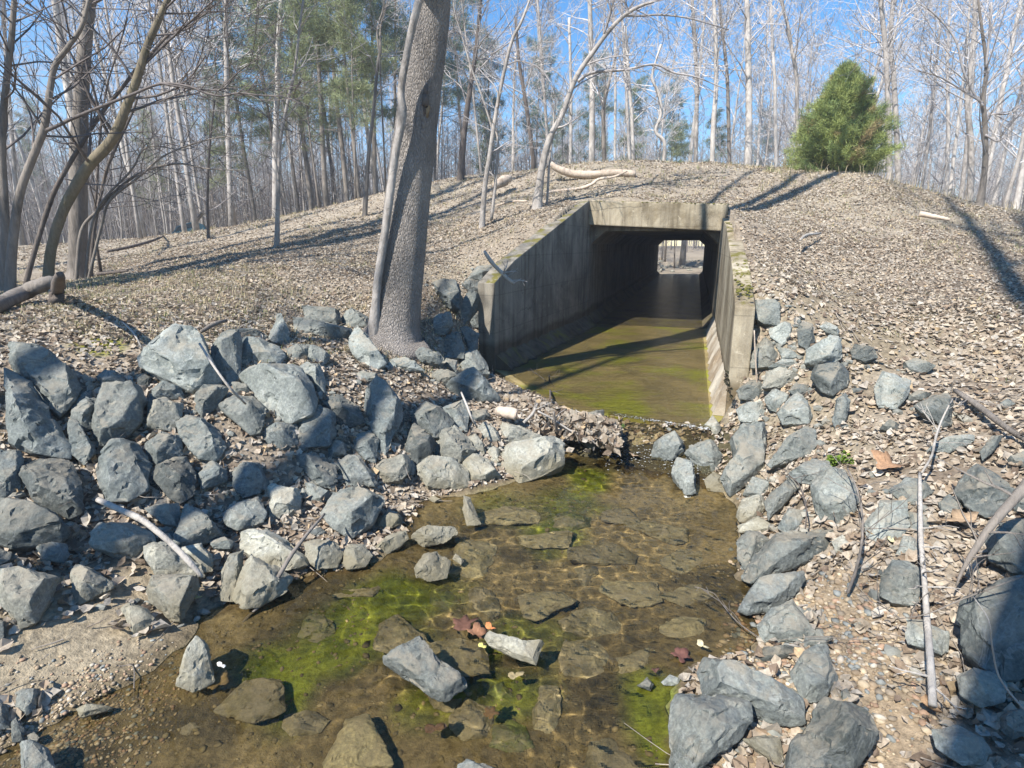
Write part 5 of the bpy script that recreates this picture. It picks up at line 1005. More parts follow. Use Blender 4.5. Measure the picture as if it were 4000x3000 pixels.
# the far wood, one mass
def gz_t(x, y): return float(tps(x, y)[0])
mb_t = MB(); rg2 = np.random.default_rng(8)
for k in range(640):
    y = rg2.uniform(92, 150); x = rg2.uniform(-1, 1) * y * 1.05; H_ = rg2.uniform(15, 24); z0 = gz(x, y); lx = rg2.normal(0, .5)
    g_ = rg2.random(); cc = np.array([.22, .19, .17]) * (1 - g_) + np.array([.36, .33, .30]) * g_
    mb_t.tube([(x, y, z0 - .3), (x + lx * .5, y, z0 + H_ * .5), (x + lx, y, z0 + H_)], [.13, .085, .02], 4, cap=False, col=cc)
    for j in range(46):
        f = rg2.uniform(.08, 1); az = rg2.uniform(0, 6.28); L = rg2.uniform(1.2, 4) * (1.15 - .6 * f); d = np.array([math.cos(az), math.sin(az), rg2.uniform(.3, 1.2)]); q = np.array([x + lx * f, y, z0 + H_ * f])
        mb_t.tube([q, q + d * L * .5, q + d * L + [0, 0, .3]], [.035, .026, .015], 3, cap=False, col=cc * .95)
        for m_ in range(3): e = q + d * L * rg2.uniform(.3, .9); mb_t.tube([e, e + nrm(d + rg2.normal(0, .7, 3)) * L * .5], [.022, .012], 3, cap=False, col=cc)
o = mb_t.build('far_wood', MAT['leaf']); tag(o, 'grey mass of leafless trees at the back of the woods', 'wood', kind='stuff')
mb_t = MB(); rg2 = np.random.default_rng(9)
for k in range(4600):
    y = rg2.uniform(34, 98); x = (rg2.uniform(-1, 1) if k % 2 else rg2.uniform(-1, .1)) * y * 1.0; q = np.array([x, y]) - JL
    if q @ U > 0 and -1.2 < q @ V < 4.5 or (q @ U < 24 and q @ V > -12): continue
    z0 = gz_t(x, y); H_ = rg2.uniform(2.5, 9); l1, l2 = rg2.normal(0, .35, 2); g_ = rg2.random(); cc = np.array([.17, .145, .13]) * (1 - g_) + np.array([.37, .34, .315]) * g_
    mb_t.tube([(x, y, z0 - .3), (x + l1 * .4, y, z0 + H_ * .5), (x + l1, y + l2, z0 + H_)], [.035, .025, .01], 3, cap=False, col=cc)
    for j in range(7):
        f = rg2.uniform(.2, 1); az = rg2.uniform(0, 6.28); e = np.array([x + l1 * f, y, z0 + H_ * f]); d = np.array([math.cos(az), math.sin(az), rg2.uniform(.2, 1.1)]) * rg2.uniform(.5, 1.6); mb_t.tube([e, e + d * .5, e + d + [0, 0, .1]], [.016, .013, .009], 3, cap=False, col=cc)
o = mb_t.build('undergrowth', MAT['leaf']); tag(o, 'thicket of thin leafless stems filling the woods', 'undergrowth', kind='stuff')
# trees on the near left bank, behind the camera, whose shadows cross the rocks and the culvert
for k, (tx, ty, s, j, sc) in enumerate([(-1.4, 4.9, 9.5, 1, .9), (.2, 8.2, 13.5, 1, .85), (9.6, 8.9, 17.5, 0, 1.25), (11.4, 12.4, 20, 0, 1.3), (-7.0, 12.0, 10, 0, .95), (-12, 13, 8, 0, .9), (-4.6, 11.2, 11, 0, 1.05), (-3.2, 14.2, 13, 0, 1.1), (-6.5, 15.5, 9, 1, .9)]):
    x, y = tx + SUN_H[0] * s, ty + SUN_H[1] * s
    put('bare_tree', [('trunk', PX[j][0]), ('branches', PX[j][1])], (x, y, gz(x, y)), 1.3 * k, sc, 'tall leafless tree on the near bank throwing its shadow over the stream', 'tree', 'trees of the near bank')
x, y = 3.0 + SUN_H[0] * 15, 2.4 + SUN_H[1] * 15
put('bare_tree', [('trunk', PB[3][0]), ('branches', PB[3][1])], (x, y, gz(x, y)), .4, 1.0, 'slender leafless tree behind the viewpoint dappling the right bank', 'tree', None)
# cedar on the crest
rg = np.random.default_rng(77); cb = at_y(np.array([3255]), np.array([705]), 17.2)[0]; cb[2] = gz(cb[0], cb[1]); Hc = (720 - 268) / F * depth(cb) * .82
root = empty('cedar_tree', cb); tag(root, 'dense conical green cedar standing on the embankment crest', 'tree')
tk = MB(); fo = MB(); tk.tube([(0, 0, -.2), (.02, 0, Hc * .5), (0, .03, Hc * .97)], [.09, .06, .01], 8, rough=.1)
for i in range(560):
    f = rg.random() ** 1.15; az = rg.uniform(0, 6.28); lump = 1 + .10 * math.sin(3 * az + 9 * f) + .12 * math.sin(5 * az - 17 * f) + .12 * math.sin(9 * az + 31 * f)
    L = Hc * .575 * (1 - f) ** .70 * lump * rg.uniform(.66, 1.08) + .06; z0 = Hc * (.03 + .95 * f); d = np.array([math.cos(az), math.sin(az), rg.uniform(.1, .55) + .7 * f])
    B = wander((0, 0, z0 - .25 * L), d, L, 6, .08, .05, rg)
    if i % 2 == 0: tk.tube(B, np.linspace(.016, .004, 6), 3, cap=False)
    m_ = int(5 + 11 * L); tt = rg.uniform(.35, 1.02, m_); cs = np.array([np.array([np.interp(a * 5, np.arange(6), B[:, c_]) for c_ in range(3)]) for a in tt]) + rg.normal(0, .05, (m_, 3))
    k = 26; dirs = nrm(rg.normal(0, .75, (m_, k, 3)) + nrm(d) * .7 + np.array([0, 0, .35])); ln = rg.uniform(.05, .17, (m_, k, 1)); wv = nrm(np.cross(dirs, rg.normal(0, 1, (m_, k, 3)))) * .006
    c0 = cs[:, None] + rg.normal(0, .045, (m_, k, 3)); V3 = np.stack([c0 - wv, c0 + wv, c0 + dirs * ln], 2).reshape(-1, 3)
    base_c = np.array([.265, .31, .10]) if rg.random() < .6 else np.array([.19, .245, .09])
    if rg.random() < .08: base_c = np.array([.28, .22, .11])
    cc = base_c * (rg.uniform(.75, 1.3, (m_, 1, 1, 1)) * rg.uniform(.8, 1.25, (m_, k, 1, 1)) * np.ones((m_, k, 3, 1))).reshape(-1, 1)
    fo.add(V3, np.arange(len(V3)).reshape(-1, 3), cc)
tk.build('trunk', MAT['bark_mid'], root); fo.build('foliage', MAT['needle'], root, smooth=False)
# ---------------------------------------------------------------- litter and ground cover
def normals(x, y):
    e = .06; zx = (ground(x + e, y) - ground(x - e, y)) / (2 * e); zy = (ground(x, y + e) - ground(x, y - e)) / (2 * e)
    return nrm(np.stack([-zx, -zy, np.ones_like(zx)], -1))
def scatter(n, x0, x1, y0, y1, rg): return rg.uniform(x0, x1, n), rg.uniform(y0, y1, n)
def in_view(x, y, m_=1.0): return np.abs(x) < y * .98 + m_
def sd_all(x, y):
    s = np.full(x.shape, 9.0); k = (np.abs(x) < 12) & (y < 12); s[k] = sdist(SH, x[k], y[k]); return s
def apr(x, y):
    q = np.stack([x, y], -1) - JL; vv = q @ V; uu = q @ U
    return (sdist(APRON, x, y) > .08) & ~((uu > -.1) & (uu < .5) & (vv > -.5) & (vv < 3.3))
LEAFCOL = np.array([(.43, .365, .28), (.38, .315, .24), (.33, .27, .20), (.45, .395, .315), (.39, .345, .285), (.25, .19, .135), (.42, .38, .32), (.18, .135, .10), (.44, .33, .20)])
LEAFP = np.array([.15, .17, .17, .04, .15, .14, .08, .08, .02])
def leaves(mb, x, y, z, nr, size, rg, tilt=.45, cols=LEAFCOL, lp=LEAFP, val=1.0):
    n = len(x); nn = nrm(nr + rg.normal(0, tilt * .75, (n, 3))); a = nrm(np.cross(nn, rg.normal(0, 1, (n, 3)))); b = np.cross(nn, a)
    L = size[:, None] * rg.uniform(.75, 1.25, (n, 1)); W = L * rg.uniform(.24, .42, (n, 1)); c = np.stack([x, y, z], -1)
    cu = rg.uniform(-.3, .9, (n, 1)); fo = rg.uniform(-.2, 1.1, (n, 1)); tw = rg.normal(0, .4, (n, 1))
    def pt(u, w_): return c + a * L * u + b * W * w_ + nn * (L * (cu * u * u * 1.3) + W * fo * abs(w_) + W * tw * w_ * u * 2)
    jj = lambda: rg.uniform(.8, 1.2, (n, 1))
    Vv = np.stack([pt(-.5, 0), pt(-.22, -.75 * jj()), pt(.14, -1 * jj()), pt(.5, 0), pt(.14, 1 * jj()), pt(-.22, .75 * jj()), pt(-.05, 0)], 1).reshape(-1, 3)
    t = np.array([[0, 1, 6], [1, 2, 6], [2, 3, 6], [3, 4, 6], [4, 5, 6], [5, 0, 6]]); fc = (np.arange(n)[:, None, None] * 7 + t[None]).reshape(-1, 3)
    k = rg.choice(len(cols), n, p=lp); cc = cols[k] * rg.uniform(.8, 1.12, (n, 1)) * val; mb.add(Vv, fc, np.repeat(cc, 7, 0))
rg = np.random.default_rng(11); mb = MB()
def litter(n, x0, x1, y0, y1, s0, s1, thin=None):
    x, y = scatter(n, x0, x1, y0, y1, rg); k = in_view(x, y) & apr(x, y) & (sd_all(x, y) > .03)
    x, y = x[k], y[k]
    d = .45 + 1.1 * vnoise(x, y, .8, 31) * vnoise(x, y, 3.1, 32) * 2
    for (px, py, z, r) in [(330,2520,-.2,.85), (560,2400,-.2,.5), (150,2750,-.2,.7), (3150,2350,-.1,.5), (3200,2550,-.15,.45), (3300,2750,-.15,.4)]:
        c = at_z(px, py, z); d = d * (.04 + .96 * sstep(np.hypot(x - c[0], y - c[1]), r * .55, r))
    d = d * (.55 + .45 * sstep(vnoise(x, y, 1.9, 33) * .6 + vnoise(x, y, .6, 34) * .4, .28, .42))
    if thin: d = thin(x, y, d)
    k = rg.random(len(x)) < d; x, y = x[k], y[k]; nr = normals(x, y); z = ground(x, y) + rg.uniform(.0, .022, len(x))
    leaves(mb, x, y, z, nr, rg.uniform(s0, s1, len(x)), rg)
litter(86000, -7, 7.5, 1.4, 7.5, .03, .078)
litter(140000, -10, 12, 7.5, 15, .026, .062, lambda x, y, d: d * .85)
litter(60000, -16, 17, 13, 24, .038, .085, lambda x, y, d: d * .9)
litter(9000, -36, 10, 20, 42, .07, .12)
litter(2500, -4, 12, 43, 75, .10, .16)
# leaves packed between the rocks of both banks
for cx_, cy_, D in ROCK_XY:
    if cy_ > 7.5 or sdist(SH, np.array([cx_]), np.array([cy_]))[0] < .1: continue
    n = int(10 + 34 * D); a = rg.uniform(0, 6.28, n); r = D * rg.uniform(.42, .8, n); x, y = cx_ + np.cos(a) * r, cy_ + np.sin(a) * r
    k = (sd_all(x, y) > .05) & apr(x, y); x, y = x[k], y[k]
    if len(x): leaves(mb, x, y, ground(x, y) + rg.uniform(.01, .05, len(x)), normals(x, y), rg.uniform(.045, .10, len(x)), rg, .6)
o = mb.build('fallen_leaves', MAT['leaf'], smooth=False); tag(o, 'dry tan and grey fallen leaves carpeting the banks and the embankment', 'leaves', kind='stuff')
# dry grass
mb = MB(); rg = np.random.default_rng(12)
def blades(n, x0, x1, y0, y1, h0, h1, cond=None, wd=.0028, green=.18, cl=0):
    x, y = scatter(n, x0, x1, y0, y1, rg)
    if cl:
        ci = rg.integers(0, n // cl, n); x = x[ci] + rg.normal(0, .05, n); y = y[ci] + rg.normal(0, .05, n)
    k = in_view(x, y) & apr(x, y) & (sd_all(x, y) > .5)
    if cond is not None: k &= cond(x, y)
    x, y = x[k], y[k]; n = len(x)
    if not n: return
    z = ground(x, y) - .01; az = rg.uniform(0, 6.28, n); lean = rg.uniform(.15, 1.2, n); h = rg.uniform(h0, h1, n); d = np.stack([np.cos(az), np.sin(az)], -1)
    p = np.stack([x, y, z], -1); s = np.stack([-d[:, 1], d[:, 0], 0 * x], -1) * (wd * (1 + y * .06))[:, None]
    q = p + np.concatenate([d * (h * lean * .35)[:, None], (h * .62)[:, None]], 1); r = p + np.concatenate([d * (h * lean)[:, None], (h * (1 - .45 * lean))[:, None]], 1)
    Vv = np.stack([p - s, p + s, q + s * .8, q - s * .8, r], 1).reshape(-1, 3); b = np.arange(n)[:, None] * 5
    c = np.where((rg.random(n) < green)[:, None], [(.17, .20, .07)], [(.50, .42, .27)]) * rg.uniform(.65, 1.25, (n, 1))
    n0 = mb.n; mb.add(Vv, b + [[0, 1, 2, 3]], np.repeat(c, 5, 0)); mb.f.setdefault(3, []).append(b + n0 + [[3, 2, 4]])
up_ = lambda x, y: vnoise(x, y, 1.6, 41) > .42
blades(30000, -9, 1, 5.6, 11, .03, .11, up_, cl=8, green=.22); blades(16000, -12, 12, 10, 17, .04, .12, up_, cl=8); blades(7000, -8, 14, 15, 20.5, .05, .16, lambda x, y: vnoise(x, y, 2, 42) > .4, cl=8)
blades(7000, 3.4, 13, 5, 13, .03, .09, lambda x, y: vnoise(x, y, 1.2, 43) > .5, cl=8); blades(260, 6, 14, 14.5, 17.6, .2, .55, None, .003, .05, cl=4); blades(3000, -30, -6, 14, 34, .06, .2, up_, .004, cl=8)
o = mb.build('dry_grass', MAT['blade'], smooth=False); tag(o, 'short straw coloured dry grass among the leaves', 'grass', kind='stuff')
# pebbles: gravel bars and stream bed
mb = MB(); rg = np.random.default_rng(13)
bm = bmesh.new(); bmesh.ops.create_icosphere(bm, subdivisions=1, radius=1); IV = np.array([v.co[:] for v in bm.verts]); IF = np.array([[v.index for v in f.verts] for f in bm.faces]); bm.free()
bm = bmesh.new(); bmesh.ops.create_icosphere(bm, subdivisions=2, radius=1); IV2 = np.array([v.co[:] for v in bm.verts]); IF2 = np.array([[v.index for v in f.verts] for f in bm.faces]); bm.free()
PEB = np.array([(.40, .31, .20), (.33, .25, .165), (.46, .37, .25), (.27, .22, .16), (.36, .24, .16), (.25, .26, .24), (.50, .44, .35)])
def pebbles(x, y, s, cols, sink=.3, flat=.6, val=1.0):
    n = len(x); sc = s[:, None, None] * np.stack([rg.uniform(.75, 1.3, n), rg.uniform(.6, 1.0, n), rg.uniform(.35, .7, n) * flat / .6], -1)[:, None]
    Q = IV[None] * sc * rg.uniform(.82, 1.18, (n, len(IV), 1)); a = rg.uniform(0, 6.28, n); ca, sa = np.cos(a)[:, None], np.sin(a)[:, None]
    R = np.stack([Q[..., 0] * ca - Q[..., 1] * sa, Q[..., 0] * sa + Q[..., 1] * ca, Q[..., 2]], -1); z = ground(x, y) + s * flat * (.35 - sink * .5)
    Vv = (R + np.stack([x, y, z], -1)[:, None]).reshape(-1, 3); c = cols[rg.integers(0, len(cols), n)] * rg.uniform(.75, 1.2, (n, 1)) * val
    mb.add(Vv, (np.arange(n)[:, None, None] * len(IV) + IF[None]).reshape(-1, 3), np.repeat(c, len(IV), 0))
for px, py, z, r, n, s0, s1 in [(3150,2330,-.1,.36,700,.008,.03), (3180,2500,-.15,.4,900,.008,.032), (3280,2680,-.15,.4,900,.007,.028), (3050,2880,-.2,.35,500,.007,.025), (300,2790,-.22,.33,600,.006,.016), (120,2740,-.2,.3,380,.006,.017), (200,2850,-.24,.3,600,.006,.018), (550,2620,-.26,.25,250,.006,.016), (1250,2120,-.2,.3,60,.01,.03), (3000,2120,-.1,.3,120,.008,.025)]:
    c = at_z(px, py, z); a = rg.uniform(0, 6.28, n); q = r * rg.random(n) ** .6; pebbles(c[0] + np.cos(a) * q * 1.3, c[1] + np.sin(a) * q, s0 + (s1 - s0) * rg.random(n) ** 2.2, PEB, val=.85)
o = mb.build('gravel', MAT['pebble'], smooth=True); tag(o, 'tan pebbles and gravel on the stream banks', 'gravel', kind='stuff')
mb = MB(); x, y = scatter(9000, -3.2, 2.8, 1.5, 6.2, rg); k = (sdist(SH, x, y) < -.03) & (vnoise(x, y, .7, 51) > .42); x, y = x[k], y[k]
BED = np.array([(.19, .155, .085), (.23, .185, .105), (.16, .13, .075), (.26, .215, .13), (.12, .10, .06)]); pebbles(x, y, .005 + .020 * rg.random(len(x)) ** 3, BED, .7, .4)
o = mb.build('stream_bed_gravel', MAT['pebble']); o.cycles.is_caustics_receiver = True; tag(o, 'small brown stones on the bed of the shallow stream', 'gravel', kind='stuff')
# rubble chips in the gaps between the big rocks
mb = MB(); rg = np.random.default_rng(23)
for cx_, cy_, D in ROCK_XY:
    if sdist(SH, np.array([cx_]), np.array([cy_]))[0] < .05 or D < .18: continue
    n = rg.integers(3, 9); a = rg.uniform(0, 6.28, n); r = D * rg.uniform(.45, .75, n); x, y = cx_ + np.cos(a) * r, cy_ + np.sin(a) * r; k = (sd_all(x, y) > .02) & apr(x, y)
    if k.any(): pebbles(x[k], y[k], rg.uniform(.015, .055, k.sum()), np.array([(.17, .175, .155), (.22, .22, .19), (.13, .14, .13), (.27, .255, .21)]), .2, .7)
o = mb.build('rubble', MAT['pebble'], smooth=False); tag(o, 'grey stone chips in the gaps between the riprap rocks', 'rubble', kind='stuff')
# moss tufts on the headwall top and the right wing wall
mb = MB(); rg = np.random.default_rng(15); pp = []
for k in range(900):
    t = rg.random(); p = hl + (hr - hl) * t; zt = zt0 + (zt1 - zt0) * t
    if vnoise([t * 7], [1], 1, 61)[0] < .42: continue
    pp.append([*(p + U * rg.uniform(.0, .3)), zt - .005])
for c2, zc, r in [((r2[:2]), r2[2], .22), (r1[:2], r1[2], .2), (r0[:2] * .5 + r1[:2] * .5, (r0[2] + r1[2]) / 2, .14)]:
    for k in range(45): q = c2 + nR * rg.uniform(.02, .2) + nrm(JR - RW) * rg.normal(0, r); pp.append([*q, zc + (q - c2) @ nrm(JR - RW) * .24 - .01])
pp = np.array(pp); n = len(pp); s = rg.uniform(.008, .026, (n, 1, 1)); Q = IV[None] * s * np.array([1, 1, .55]) * rg.uniform(.7, 1.3, (n, len(IV), 1)) + pp[:, None]
mb.add(Q.reshape(-1, 3), (np.arange(n)[:, None, None] * len(IV) + IF[None]).reshape(-1, 3), np.repeat(np.array([.19, .18, .04]) * rg.uniform(.6, 1.3, (n, 1)), len(IV), 0))
o = mb.build('moss', MAT['algae']); tag(o, 'olive moss along the headwall top and the right wing wall', 'moss', kind='stuff')
# foam at the little fall
mb = MB(); rg = np.random.default_rng(16); n = 1100; t = rg.random(n) ** .8; p = A2[None] + (B2 - A2)[None] * t[:, None] - U[None] * np.where(rg.random(n) < .45, rg.normal(.06, .015, n), np.abs(rg.normal(.62, .16, n)))[:, None]
dd = ((A2[None] + (B2 - A2)[None] * t[:, None]) - p) @ U; z = np.interp(dd, [a for a, b in pr], [b for a, b in pr]); s = .0018 + .007 * rg.random((n, 1, 1)) ** 3; Q = IV[None] * s * np.array([1.6, 1, .4]) + np.stack([p[:, 0], p[:, 1], z + .004], -1)[:, None]
mb.add(Q.reshape(-1, 3), (np.arange(n)[:, None, None] * len(IV) + IF[None]).reshape(-1, 3), (.6, .62, .62)); o = mb.build('foam', MAT['algae']); tag(o, 'white foam where the water drops off the culvert lip', 'foam', kind='stuff')
# ---------------------------------------------------------------- logs, branches, sticks
def stick(kind, label, cat, pts, mat, lift=0.0, twigs=0, sides=8, group=None, seed=0, cap=True, rough=.12, leafy=None, Y=None, tw=.35):
    """pts rows: x, y, width, lift above the ground (photo pixels, metres)"""
    rg = np.random.default_rng(300 + seed); A = np.array([(*p, lift) if len(p) == 3 else p for p in pts], float)
    B = cr_spline(A, 4); H = hits(B[:, 0], B[:, 1]); H[:, 2] = np.maximum(H[:, 2], 0 * H[:, 2] + H[:, 2])
    if Y is not None: H = at_y(B[:, 0], B[:, 1], Y)
    else: k = B[:, 3] / np.maximum(.3, CZ - H[:, 2]); H = CAM + (H - CAM) * (1 - k)[:, None]
    R = B[:, 2] / 2 / F * depth(H)
    if Y is None: H[:, 2] += R * .6
    O = H[0].copy(); mb = MB(); mb.tube(H - O, R, sides, rough=rough)
    root = empty(kind, O) if twigs else None
    if twigs:
        tb = MB(); n = len(H)
        for i in range(twigs):
            x = rg.uniform(.15, .98) * (n - 1); j = min(int(x), n - 2); q = H[j] + (H[j + 1] - H[j]) * (x - j); d = side_dir(nrm(H[j + 1] - H[j]), rg, rg.uniform(.5, 1.1)); d[2] = abs(d[2]) * .6
            spray(tb, q - O, d, tw * rg.uniform(.4, 1.2), max(.003, R[j] * .45), 1, rg, 2, .0, 2.5, .0022)
        mb.build('stem', MAT[mat], root); tb.build('twigs', MAT[mat], root)
    else: root = mb.build(kind, MAT[mat], origin=None); root.location = O
    tag(root, label, cat, group); return root
stick('fallen_log', 'barkless pale fallen log lying on the crest above the headwall', 'log', [(2150,638,18),(2180,660,26),(2240,680,30),(2320,682,30),(2400,676,28),(2482,680,26)], 'wood', .02, sides=12, seed=1, rough=.2, Y=float(hits([2300], [700])[0][1]))
stick('fallen_branch', 'curved bare branch lying below the pale log on the crest', 'branch', [(2130,755,10),(2180,746,13),(2260,738,14),(2310,720,12),(2340,700,11),(2400,690,9),(2450,668,6)], 'wood', .05, sides=7, seed=2, Y=float(hits([2300], [738])[0][1]))
stick('log_chunk', 'short rotten log chunk left of the twin stemmed pale tree', 'log', [(1934,735,26),(1960,722,38),(1985,710,36)], 'wood', .02, sides=10, seed=3, rough=.35)
stick('fallen_branch', 'thin stick on the slope below the rotten log chunk', 'branch', [(1940,805,6),(2000,790,8),(2060,788,7)], 'wood', .03, sides=6, seed=4)
stick('fallen_log', 'grey fallen log arching over the ground at the left edge', 'log', [(-40,1225,62),(60,1180,58,.05),(150,1135,54,.16),(200,1118,50,.2),(232,1122,44,.16)], 'bark_mid', .03, sides=14, seed=5, rough=.2)
stick('stump', 'broken dark stump holding up the grey log at the left edge', 'stump', [(222,1200,50),(226,1150,44,.12),(232,1105,42,.3),(238,1080,26,.38)], 'bark_dark', 0, sides=10, seed=6, rough=.3)
stick('fallen_branch', 'whitish stick lying across the flat silt covered slab on the left bank', 'branch', [(385,1958,22,.10),(470,1998,24,.14),(560,2040,24,.17),(660,2120,22,.16),(740,2200,22,.14),(790,2258,14,.10)], 'wood_grey', sides=9, seed=7)
stick('fallen_branch', 'thin straight stick leaning on the upright rounded boulder of the crest', 'branch', [(780,1345,9,.28),(840,1440,10,.3),(900,1520,10,.3),(960,1580,8,.26)], 'wood_grey', sides=7, seed=8)
stick('fallen_branch', 'long brown stick reaching from the silty boulder down into the stream', 'branch', [(1268,2010,9,.2),(1200,2090,13,.2),(1140,2170,16,.16),(1080,2270,17,.10),(1010,2370,16,.03),(950,2450,12,-.02),(900,2550,7,-.06)], 'bark_mid', sides=8, seed=9)
stick('fallen_branch', 'weathered stick hanging over the edge of the left wing wall', 'branch', [(1890,980,14,.28),(1925,1030,16,.26),(1960,1065,15,.22),(1985,1090,15,.18),(2010,1108,12,.14)], 'wood_grey', sides=8, seed=10, Y=9.0, twigs=6)
stick('fallen_branch', 'long mottled upright stick lying down the right bank', 'branch', [(3592,1850,12,.10),(3594,1980,16,.13),(3597,2120,18,.14),(3610,2280,20,.14),(3620,2430,24,.12),(3635,2620,28,.09),(3642,2765,30,.05)], 'wood_grey', sides=9, seed=11, twigs=9, tw=.22)
stick('fallen_branch', 'forked white twig above the long mottled stick on the right bank', 'branch', [(3600,1850,9,.12),(3640,1780,9,.13),(3655,1710,9,.14),(3680,1640,7,.16),(3720,1560,5,.2)], 'wood_grey', sides=7, seed=12, twigs=8, tw=.28)
stick('fallen_branch', 'thick grey branch leaning in from the right edge', 'branch', [(4040,1870,42,.30),(3960,1960,36,.28),(3880,2050,30,.24),(3810,2150,24,.18),(3760,2230,14,.12),(3735,2290,7,.08)], 'bark_mid', sides=9, seed=13, twigs=5, tw=.3)
stick('fallen_branch', 'slim dark branch curving up beside the pale patched boulder', 'branch', [(3310,2320,13,.03),(3340,2240,12,.08),(3365,2130,10,.13),(3368,2020,9,.16),(3350,1920,7,.18),(3310,1830,5,.2)], 'bark_mid', sides=7, seed=14, twigs=7, tw=.35)
stick('fallen_branch', 'thin dark twig arching left of the pale patched boulder', 'branch', [(3145,2068,6,.1),(3150,2000,6,.14),(3135,1930,6,.16),(3110,1880,4,.14),(3050,1845,3,.1)], 'bark_dark', sides=6, seed=15, twigs=4, tw=.25)
stick('fallen_branch', 'fine long twig crossing in front of the huge right edge boulder', 'branch', [(4030,2240,7,.30),(3870,2300,7,.26),(3740,2350,6,.2),(3620,2400,5,.16),(3500,2420,3,.1)], 'bark_mid', sides=6, seed=16, twigs=7, tw=.3)
stick('fallen_branch', 'thin pale twig dangling over the huge right edge boulder', 'branch', [(3800,2330,4,.5),(3860,2420,5,.5),(3875,2520,6,.4),(3900,2640,7,.25),(3970,2740,9,.15),(4030,2800,9,.1)], 'wood_grey', sides=6, seed=17)
stick('fallen_branch', 'dark rotten branch lying in leaves above the large dark blue boulder', 'branch', [(3730,1530,18),(3830,1600,24),(3920,1670,22),(4030,1740,20)], 'bark_mid', .03, sides=8, seed=18, twigs=5, tw=.3)
stick('fallen_branch', 'little curved branch with a knob on the right slope', 'branch', [(3125,940,9),(3150,922,11),(3205,914,8)], 'wood_grey', .02, sides=7, seed=19)
stick('fallen_branch', 'short pale broken log on the upper right slope', 'branch', [(3590,842,22),(3650,852,18),(3710,862,12)], 'wood', .02, sides=8, seed=20, rough=.25)
stick('fallen_branch', 'white dead stick poking from the leaf dam', 'branch', [(2045,1655,13,.1),(2080,1620,13,.16),(2098,1580,11,.22)], 'wood_grey', sides=7, seed=21, twigs=3, tw=.2)
stick('fallen_branch', 'twig lying from the leaf dam down to the pale pointed rock', 'branch', [(2100,1608,8,.2),(2160,1640,8,.2),(2240,1690,7,.2),(2330,1720,5,.16)], 'wood_grey', sides=6, seed=22, twigs=4, tw=.2)
stick('fallen_branch', 'short stick standing in the stream edge under the leaf dam', 'branch', [(2162,1610,10,.25),(2170,1660,11,.2),(2180,1700,11,.12),(2192,1735,10,.02)], 'bark_mid', sides=7, seed=23)
stick('log_chunk', 'stubby tan log end sticking out under the leaf dam', 'log', [(1945,1615,40,.08),(1985,1625,46,.1),(2018,1632,44,.1)], 'wood', sides=12, seed=24, rough=.25)
stick('fallen_branch', 'dark forked stick standing out of the leaf dam', 'branch', [(2150,1560,9,.1),(2148,1510,8,.2),(2145,1470,6,.3)], 'bark_dark', sides=6, seed=25, twigs=5, tw=.35)
stick('fallen_branch', 'thin twig reaching over the water on the right shore', 'branch', [(2960,2490,5,.05),(2880,2430,5,.1),(2820,2360,4,.12),(2790,2320,3,.13),(2750,2305,2,.12)], 'bark_mid', sides=5, seed=26, twigs=3, tw=.18)
stick('fallen_branch', 'small crooked twig on the left sand bar', 'branch', [(290,2460,5),(240,2520,5),(185,2560,5),(150,2590,3)], 'bark_mid', .01, sides=5, seed=27)
stick('fallen_branch', 'bent thin twig on the pebbles of the left sand bar', 'branch', [(400,2600,4),(470,2603,4),(520,2604,4),(524,2680,4),(524,2740,3)], 'bark_mid', .01, sides=5, seed=28)
stick('fallen_branch', 'fat brown twig on the grass above the upright rounded boulder', 'branch', [(785,1300,14,.02),(840,1270,18,.04),(885,1255,12,.04)], 'bark_mid', sides=7, seed=29)
stick('fallen_branch', 'thin white stick on the grass above the widest knobbly boulder', 'branch', [(478,1260,6,.03),(520,1300,7,.06),(555,1362,6,.03)], 'wood_grey', sides=6, seed=30)
stick('fallen_branch', 'slim stick propped among the dark rocks under the triangular slab', 'branch', [(1802,1535,8,.28),(1825,1590,9,.25),(1845,1640,9,.2),(1862,1668,8,.15)], 'wood_grey', sides=6, seed=31)
stick('fallen_branch', 'thin pale cane leaning on the end of the right wing wall', 'branch', [(2946,1290,5),(2950,1380,6),(2955,1470,6),(2960,1545,5)], 'wood', sides=6, seed=32, Y=6.3)
stick('fallen_branch', 'long dark fallen branch across the far left slope', 'branch', [(420,985,10),(500,970,12),(590,945,10),(650,920,6)], 'bark_dark', .05, sides=7, seed=33)
stick('fallen_branch', 'dark branch end on the shaded left slope by the clump', 'branch', [(380,1075,14),(440,1068,12),(500,1060,8)], 'bark_dark', .03, sides=7, seed=34)
for k in range(0): pass
# loose twigs
mb = MB(); rg = np.random.default_rng(18); x, y = scatter(2600, -9, 11, 1.8, 16, rg); k = in_view(x, y) & apr(x, y) & (sd_all(x, y) > .1); x, y = x[k], y[k]; z = ground(x, y) + .02
for a, b, c in zip(x, y, z):
    az = rg.uniform(0, 6.28); L = rg.uniform(.08, .5); P = wander((a, b, c), (math.cos(az), math.sin(az), rg.uniform(-.02, .12)), L, 5, .12, -.02, rg); P[:, 2] = np.maximum(P[:, 2], ground(P[:, 0], P[:, 1], fine=False) + .012)
    g_ = rg.random(); mb.tube(P, np.linspace(1, .4, 5) * rg.uniform(.0018, .005) * (1 + b * .04), 4, cap=False, col=np.array([.20, .165, .13]) * (1 - g_) + np.array([.42, .37, .31]) * g_)
o = mb.build('twigs', MAT['leaf']); tag(o, 'thin dead twigs strewn over the leaves', 'twigs', kind='stuff')
